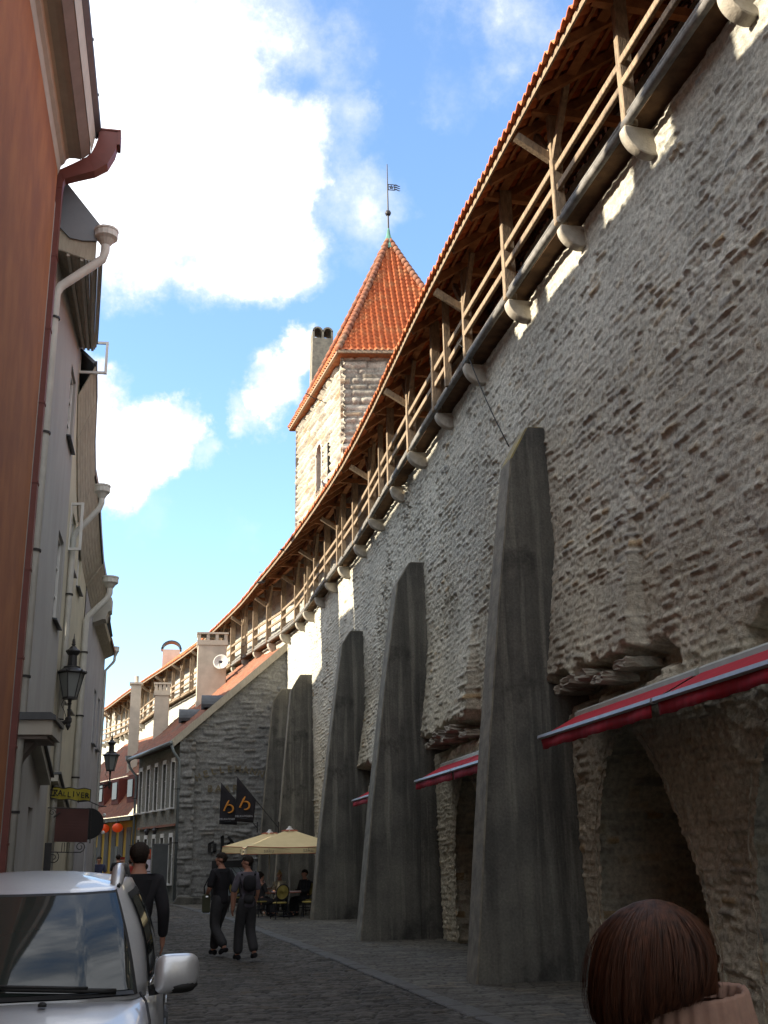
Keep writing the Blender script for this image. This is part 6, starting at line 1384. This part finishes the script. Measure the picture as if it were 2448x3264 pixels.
# woman close to the camera
def near_woman():
    t,N,k=person('woman with straight reddish brown bob and rosy knit collar, close at lower right',(1.02,2.27,0),R(-8),1.535,'stand',KNIT,CLN,hair=None,sleeve='long',fem=True)
    rng=np.random.RandomState(2)
    cx,cy=-.035,-.02; zt,zb=1.552,1.315
    def rad(v): return np.interp(v,[0,.03,.08,.16,.28,.42,.6,.78,.92,1],[0,.032,.055,.077,.097,.108,.1135,.113,.107,.098])
    def surf(ph,v,o=0.0):
        r=rad(v)+o; part=.0
        gx=1.02+.05*v; gy=1.16-.06*v
        hem=.020*np.cos(ph)*v**3-.018*np.sin(ph+.5)*v**3*0
        flip=.035*np.clip(np.cos(ph-.15),0,1)**3*np.clip((v-.72)/.28,0,1)**2
        x=cx+(r*gx+flip)*np.cos(ph)+.012*(1-v)-.012*v; y=cy+r*gy*np.sin(ph)
        z=zt-(zt-zb)*v+.036*(np.cos(ph)+.75)*v**2+.004*np.sin(ph*3)*v
        return x,y,z
    nu,nv=260,46; ph=np.linspace(0,2*np.pi,nu); v=np.linspace(0.004,1,nv); PH,Vv=np.meshgrid(ph,v,indexing='ij')
    lock=(.0055*np.sin(PH*11+2*np.sin(PH*3)+Vv*1.5)+.0035*np.sin(PH*23+3*np.sin(PH*5)+Vv*2)+.002*np.sin(PH*61+Vv*3))*Vv
    face=((PH>.75)&(PH<2.39)&(Vv>.33))   # open in front of the face
    x,y,z=surf(PH,Vv,lock-.002); V=np.stack([x,y,z],-1)
    fc=face[:-1,:-1]; me_keep=~fc
    o=npmesh('hair',V+np.array([1.02,2.27,0]),gridfaces(nu,nv,me_keep),t,HAIRR,True)
    o.rotation_euler=(0,0,0)
    ns=2600; n=14; VV=[];FF=[]; base=0
    for i in range(ns):
        p0=rng.uniform(0,2*np.pi); 
        v0=rng.uniform(.004,.12)**1.0; v1=rng.uniform(.86,1.02); 
        if .75<p0<2.39: v1=.33
        vv=np.linspace(v0,v1,n); pp=p0+rng.normal(0,.03)*vv+.02*np.sin(vv*4+i)
        stray=rng.rand()<.07
        if stray: pp=pp+rng.normal(0,.16)*vv**2
        off=rng.uniform(.0,.0045)+stray*rng.uniform(.002,.017)*np.sin(vv*math.pi*rng.uniform(.5,1))+(.0055*np.sin(pp*11+2*np.sin(pp*3)+vv*1.5)+.0035*np.sin(pp*23+3*np.sin(pp*5)+vv*2))*vv
        x,y,z=surf(pp,np.clip(vv,0,1.02),off); P=np.stack([x,y,z],-1)
        wd=.0011; tx=np.stack([-np.sin(pp),np.cos(pp),0*pp],-1)*wd; nn=np.stack([np.cos(pp),np.sin(pp),0*pp],-1)*wd
        taper=np.linspace(1,.4,n)[:,None]
        VV.append(np.stack([P-tx*taper,P+nn*taper,P+tx*taper],1).reshape(-1,3))
        ii=np.arange(n-1)[:,None]*3; 
        FF.append(np.concatenate([np.stack([ii[:,0]+a,ii[:,0]+b,ii[:,0]+b+3,ii[:,0]+a+3],-1) for a,b in ((0,1),(1,2))])+base); base+=n*3
    npmesh('hair_strands',np.concatenate(VV)+np.array([1.02,2.27,0]),np.concatenate(FF),t,HAIRR,True).parent=o
    st=[c for c in o.children][0]; st.location=(0,0,0); 
    st['kind']='stuff'
    # ribbed turtleneck collar
    nu=120; rings=[]
    for z,r in ((1.23,.135),(1.27,.122),(1.30,.112),(1.335,.105),(1.362,.101),(1.370,.097),(1.363,.091),(1.34,.088)):
        rings.append([(1.02+.045+ (r+.0035*math.cos(a*24)+.002*math.sin(a*7))*1.10*math.cos(a),2.27-.015+(r+.0035*math.cos(a*24))*1.0*math.sin(a),z+.012*math.cos(a-.4)) for a in np.linspace(0,2*math.pi,nu+1)[:-1]])
    m=MB(); m.loft(rings,cap=False); build('collar',m,KNIT,t,smooth=True)
    for sg in (-1,1):
        e=MB(); e.lathe([(.004,-.011),(.011,0),(.004,.011)],(1.02+sg*.032-.03,2.27+.085,1.475),8); build('eye',e,CLB,t)
    m=MB(); m.tube([(1.02-.055,2.27+.098,1.412),(1.02-.03,2.27+.104,1.41),(1.02-.005,2.27+.098,1.412)],.006,6); build('mouth',m,mat('lips',(.35,.10,.09),rough=.5),t)
near_woman()

# ------------------------------------------------------------------ silver car
def car():
    cx,yf=-.865,5.12
    t=thing('silver_estate_car','silver estate car with roof rails parked on the left, facing the camera','car',(cx,yf+2.2,0))
    T=lambda x,y,z:(cx+x,yf+y,z)
    S=[(.0,.60,.34,.50,.53),(.05,.72,.27,.60,.63),(.18,.79,.22,.68,.72),(.45,.83,.20,.775,.83),(.9,.855,.20,.845,.905),(1.25,.865,.20,.89,.955),(1.45,.87,.20,.915,.965),(2.3,.875,.20,.935,.975),(3.3,.875,.20,.945,.98),(4.0,.865,.21,.95,.98),(4.3,.84,.25,.93,.96),(4.48,.78,.33,.80,.84),(4.54,.66,.40,.70,.72)]
    m=MB(); rings=[]
    for y,w_,zb,zs,zt in S:
        half=[(w_*.86,zb),(w_*.97,zb+.05),(w_,zb+.16),(w_*1.0,(zb+zs)/2+.05),(w_*.985,zs-.09),(w_*.955,zs-.02),(w_*.89,zs+(zt-zs)*.45),(w_*.55,zt-.008),(w_*.2,zt)]
        rings.append([T(x,y,z) for x,z in half]+[T(-x,y,z) for x,z in half[::-1]])
    m.loft(rings); b=build('body',m,CARP,t,smooth=True); ss=b.modifiers.new('s','SUBSURF'); ss.levels=2; ss.render_levels=2
    # greenhouse
    base=[(0,1.20),(.45,1.24),(.70,1.34),(.765,1.55),(.80,2.4),(.80,3.2),(.76,3.9),(.68,4.22),(.4,4.34),(0,4.36)]
    roof=[(0,2.02),(.35,2.04),(.535,2.10),(.575,2.22),(.605,2.7),(.605,3.3),(.575,3.75),(.51,3.95),(.3,4.03),(0,4.05)]
    tk=[0,.5,.9,1.05,2,3,3.8,4.1,4.55,5]
    def rz(y): return float(np.interp(y,[2.0,2.3,2.9,3.5,4.05],[1.462,1.50,1.528,1.52,1.47]))
    def gp(tv,f,o=0.0):
        s=1 if tv>=0 else -1; a=abs(tv)
        bx,by=np.interp(a,tk,[p[0] for p in base]),np.interp(a,tk,[p[1] for p in base]); rx,ry=np.interp(a,tk,[p[0] for p in roof]),np.interp(a,tk,[p[1] for p in roof])
        zb_=.95; zz=rz(ry); bul=.045*math.sin(math.pi*min(1,f)); x=bx+(rx-bx)*f; y=by+(ry-by)*f
        # outward direction in plan
        ox,oy=(x/.8)**3*.9+.02*0,(-(1-min(1,a))**.5 if a<1 else (0 if a<4 else 1))
        if a<1: ox,oy=.35*a,-1
        elif a<3.9: ox,oy=1,-.15 if a<1.3 else 0
        else: ox,oy=.4,1
        l=math.hypot(ox,oy); ox/=l; oy/=l
        return T(s*(x+ox*(bul+o)),y+oy*(bul+o),zb_+(zz-zb_)*f+o*.5)
    ts=np.concatenate([np.linspace(-5,5,161)]); fs=np.linspace(-.03,1,10)
    g=MB(); rings=[[gp(tv,f) for tv in ts[:-1]] for f in fs]
    # roof skin
    for q in (.93,.8,.6,.35,.1):
        rr=[]
        for tv in ts[:-1]:
            p=Vector(gp(tv,1)); c=Vector(T(0,3.05,0)); x=c.x+(p.x-c.x)*q; y=c.y+(p.y-c.y)*q; zz=rz(y-yf)+.055*(1-q**2.2); rr.append((x,y,max(zz,p.z)))
        rings.append(rr)
    g.loft(rings,cap=True); build('cabin',g,CARP,t,smooth=True)
    def pane(name,t0,t1,f0,f1,o,m_,nt=24,nf=10,par=t):
        q=MB(); q.loft([[gp(a,f,o) for f in np.linspace(f0,f1,nf)] for a in np.linspace(t0,t1,nt)],closed=False); return build(name,q,m_,par,smooth=True)
    pane('windscreen_seal',-.955,.955,.0,.985,.004,RUBBER,40); pane('windscreen',-.915,.915,.05,.955,.009,CARG,40)
    for sg in (-1,1):
        pane('side_trim',sg*1.26,sg*3.85,.0,.90,.004,RUBBER)
        pane('front_window',sg*1.32,sg*1.95,.06,.84,.009,CARG); pane('rear_window',sg*2.05,sg*2.92,.06,.84,.009,CARG); pane('quarter_window',sg*3.0,sg*3.75,.08,.80,.009,CARG)
        q=MB(); q.tube([gp(sg*a,.02,.012) for a in np.linspace(1.3,3.8,24)],.010,6); build('window_trim',q,CHROME,t,smooth=True)
        # roof rail
        q=MB(); rl=[]
        for y,z,w_,hh in ((2.20,1.482,.030,.012),(2.30,1.515,.040,.045),(2.42,1.565,.042,.055),(2.54,1.598,.030,.028),(2.8,1.606,.020,.020),(3.4,1.604,.020,.020),(3.65,1.585,.028,.03),(3.85,1.53,.034,.04)):
            rl.append([T(sg*.545+w_*math.cos(a),y,z+hh*math.sin(a)) for a in np.linspace(0,2*math.pi,11)[:-1]])
        q.loft(rl); build('roof_rail',q,CARP,t,smooth=True)
        q=MB(); q.tube([T(sg*.56,2.15+.02,1.485)]+[T(sg*.565,y,rz(y)+.012) for y in np.linspace(2.3,3.9,8)],.012,5); build('roof_gutter',q,RUBBER,t)
        # door mirror
        mm=MB(); px_,py_,pz_=sg*.93,1.43,1.05
        rr=[]
        for i,u in enumerate(np.sin(np.linspace(-1,1,15)*math.pi/2)):
            e=max(.001,(1-abs(u)**5))**.5; rr.append([T(px_+sg*.0+u*.122,py_+.02*u*sg+.075*e*math.copysign(abs(math.cos(a))**.6,math.cos(a)),pz_+.01*u*sg+.096*e**.7*(1-.10*u*sg)*math.copysign(abs(math.sin(a))**.5,math.sin(a))) for a in np.linspace(0,2*math.pi,21)[:-1]])
        mm.loft(rr); mo=build('door_mirror',mm,CARP,t,smooth=True)
        lo=MB(); rr=[]
        for u in np.linspace(-1,1,9):
            e=max(.001,(1-abs(u)**2.6))**.5; rr.append([T(px_+u*.118,py_+.005+.078*e*math.cos(a),pz_-.066+.042*e*math.sin(a)) for a in np.linspace(0,2*math.pi,13)[:-1]])
        lo.loft(rr); lo.bar(T(px_-sg*.1,py_+.02,pz_-.08),T(sg*.80,py_+.06,.955),.05,.05); build('mirror_base',lo,RUBBER,mo,smooth=True)
        # wheels
        for wy in (.88,3.48):
            w_=MB(); w_.lathe([(.20,-.10),(.30,-.10),(.315,-.07),(.315,.07),(.30,.10),(.20,.10)],T(sg*.80,wy,.315),28,axis='x'); wo=build('wheel',w_,RUBBER,t,smooth=False)
            q=MB(); q.lathe([(.02,.0),(.2,.0)],T(sg*.885,wy,.315),24,axis='x'); 
            for i in range(7):
                a=i*2*math.pi/7; q.obox(T(sg*.895,wy+.11*math.cos(a),.315+.11*math.sin(a)),(.012,0,0),(0,.09*math.cos(a),.09*math.sin(a)),(0,-.022*math.sin(a),.022*math.cos(a)))
            build('rim',q,ALUB,wo)
        h=MB(); h.loft([[T(sg*(.40+.36*u),.02+.28*u**2+dy,z) for dy,z in ((-.03,.60),(-.05,.66),(.02,.735))] for u in np.linspace(0,1,8)],closed=False); build('headlight',h,PALEGLASS,t,smooth=True)
        d=MB(); d.box(*(sorted((cx+sg*.883,cx+sg*.876))),yf+2.30,yf+2.46,.80,.825); build('door_handle',d,CARP,t)
        s_=MB(); s_.bar(T(sg*.872,1.5,.55),T(sg*.876,4.0,.56),.02,.05); build('side_moulding',s_,RUBBER,t)
        l=MB(); l.bar(T(sg*.878,2.5,.3),T(sg*.862,2.5,.93),.006,.006,up=(0,1,0)); build('door_gap',l,RUBBER,t)
        l=MB(); l.tube([T(sg*.80,.30,.735),T(sg*.806,.6,.835),T(sg*.80,.9,.882),T(sg*.775,1.2,.935),T(sg*.74,1.33,.965)],.007,5); build('bonnet_gap',l,RUBBER,t)
    gr=MB(); gr.box(cx-.36,cx+.36,yf-.035,yf+.02,.55,.62); gr.box(cx-.5,cx+.5,yf-.03,yf+.02,.33,.42); build('grille',gr,RUBBER,t)
    npl=MB(); npl.box(cx-.26,cx+.26,yf-.055,yf-.036,.43,.54); build('number_plate',npl,WHITE,t)
    cw=MB(); cw.loft([[gp(a,-.005,.03) for a in np.linspace(-.9,.9,24)],[gp(a,.04,.012) for a in np.linspace(-.9,.9,24)]],closed=False); build('cowl',cw,RUBBER,t)
    for x0,x1 in ((.62,-.02),(-.05,-.66)):
        q=MB(); pts=[Vector(gp(a,f,.03)) for a,f in zip(np.linspace(x0/.78*.95,x1/.78*.95,8),np.linspace(.03,.105,8))]; q.tube(pts,[.014]*7+[.008],6); q.tube([p+Vector((0,-.012,.014)) for p in pts[2:]],.008,5); build('wiper',q,RUBBER,t,smooth=True)
    for x in (-.42,.26):
        q=MB(); q.lathe([(.022,-.005),(.022,.008),(.012,.016),(.003,.018)],T(x,1.10,.945),10); build('washer_nozzle',q,RUBBER,t)
    # simple interior so that the glass has depth behind it
    return t
car()

# ------------------------------------------------------------------ pigeons, aerial
def pigeons():
    lab=['pigeon on the gallery eaves in front of the tower wall','pigeon with raised tail on the gallery eaves left of the tower','small pigeon farther down the gallery eaves','pigeon standing on the eaves against pale sky, farthest left']
    ang=(R(200),R(30),R(10),R(0))
    for y,l,a in zip((30.6,34.4,37.8,43.0),lab,ang):
        i=np.argmin(abs(EAV[:,1]-y)); s=s_at_y(y); e=eo(s)-.05; p=G(s,e,11.72)
        t=thing('pigeon',l,'bird',p,rz=a,group='pigeons on the gallery roof')
        N={'b':(0,0,.10,.068),'c':(.07,0,.125,.06),'n':(.115,0,.18,.034),'h':(.135,0,.215,.032),'k':(.175,0,.208,.008),'r':(-.08,0,.085,.05),'t':(-.22,0,.06,.02)}
        link('body',skin_mesh(N,[('b','c'),('c','n'),('n','h'),('h','k'),('b','r'),('r','t')],'b'),t,BIRD,True,(0,0,0))
        for sy in (-1,1):
            m=skin_mesh({'a':(.05,sy*.055,.12,.035),'b':(-.07,sy*.055,.10,.03),'c':(-.2,sy*.03,.08,.012)},[('a','b'),('b','c')],'a'); link('wing',m,t,SHEET,True,(0,0,0))
            q=MB(); q.tube([(0,sy*.025,.06),(0.005,sy*.028,0)],.007,5); q.tube([(-.02,sy*.028,0),(.03,sy*.028,0)],.005,4); o=build('leg',q,RUST,t,local=True)
pigeons()
def aerial():
    s=s_at_y(45.2); p=G(s,eo(s)-.6,12.0); t=thing('tv_aerial','thin TV aerial on the gallery roof below the pigeons','aerial',p)
    m=MB(); m.tube([p,p+Vector((0,0,.85))],.014,5); build('mast',m,IRON,t)
    for z in (.62,.82):
        m=MB(); m.tube([p+Vector((-.3,0,z)),p+Vector((.25,0,z))],.009,4)
        for x in (-.25,-.1,.05,.2): m.tube([p+Vector((x,-.15,z)),p+Vector((x,.15,z))],.006,4)
        build('antenna_rod',m,IRON,t)
aerial()
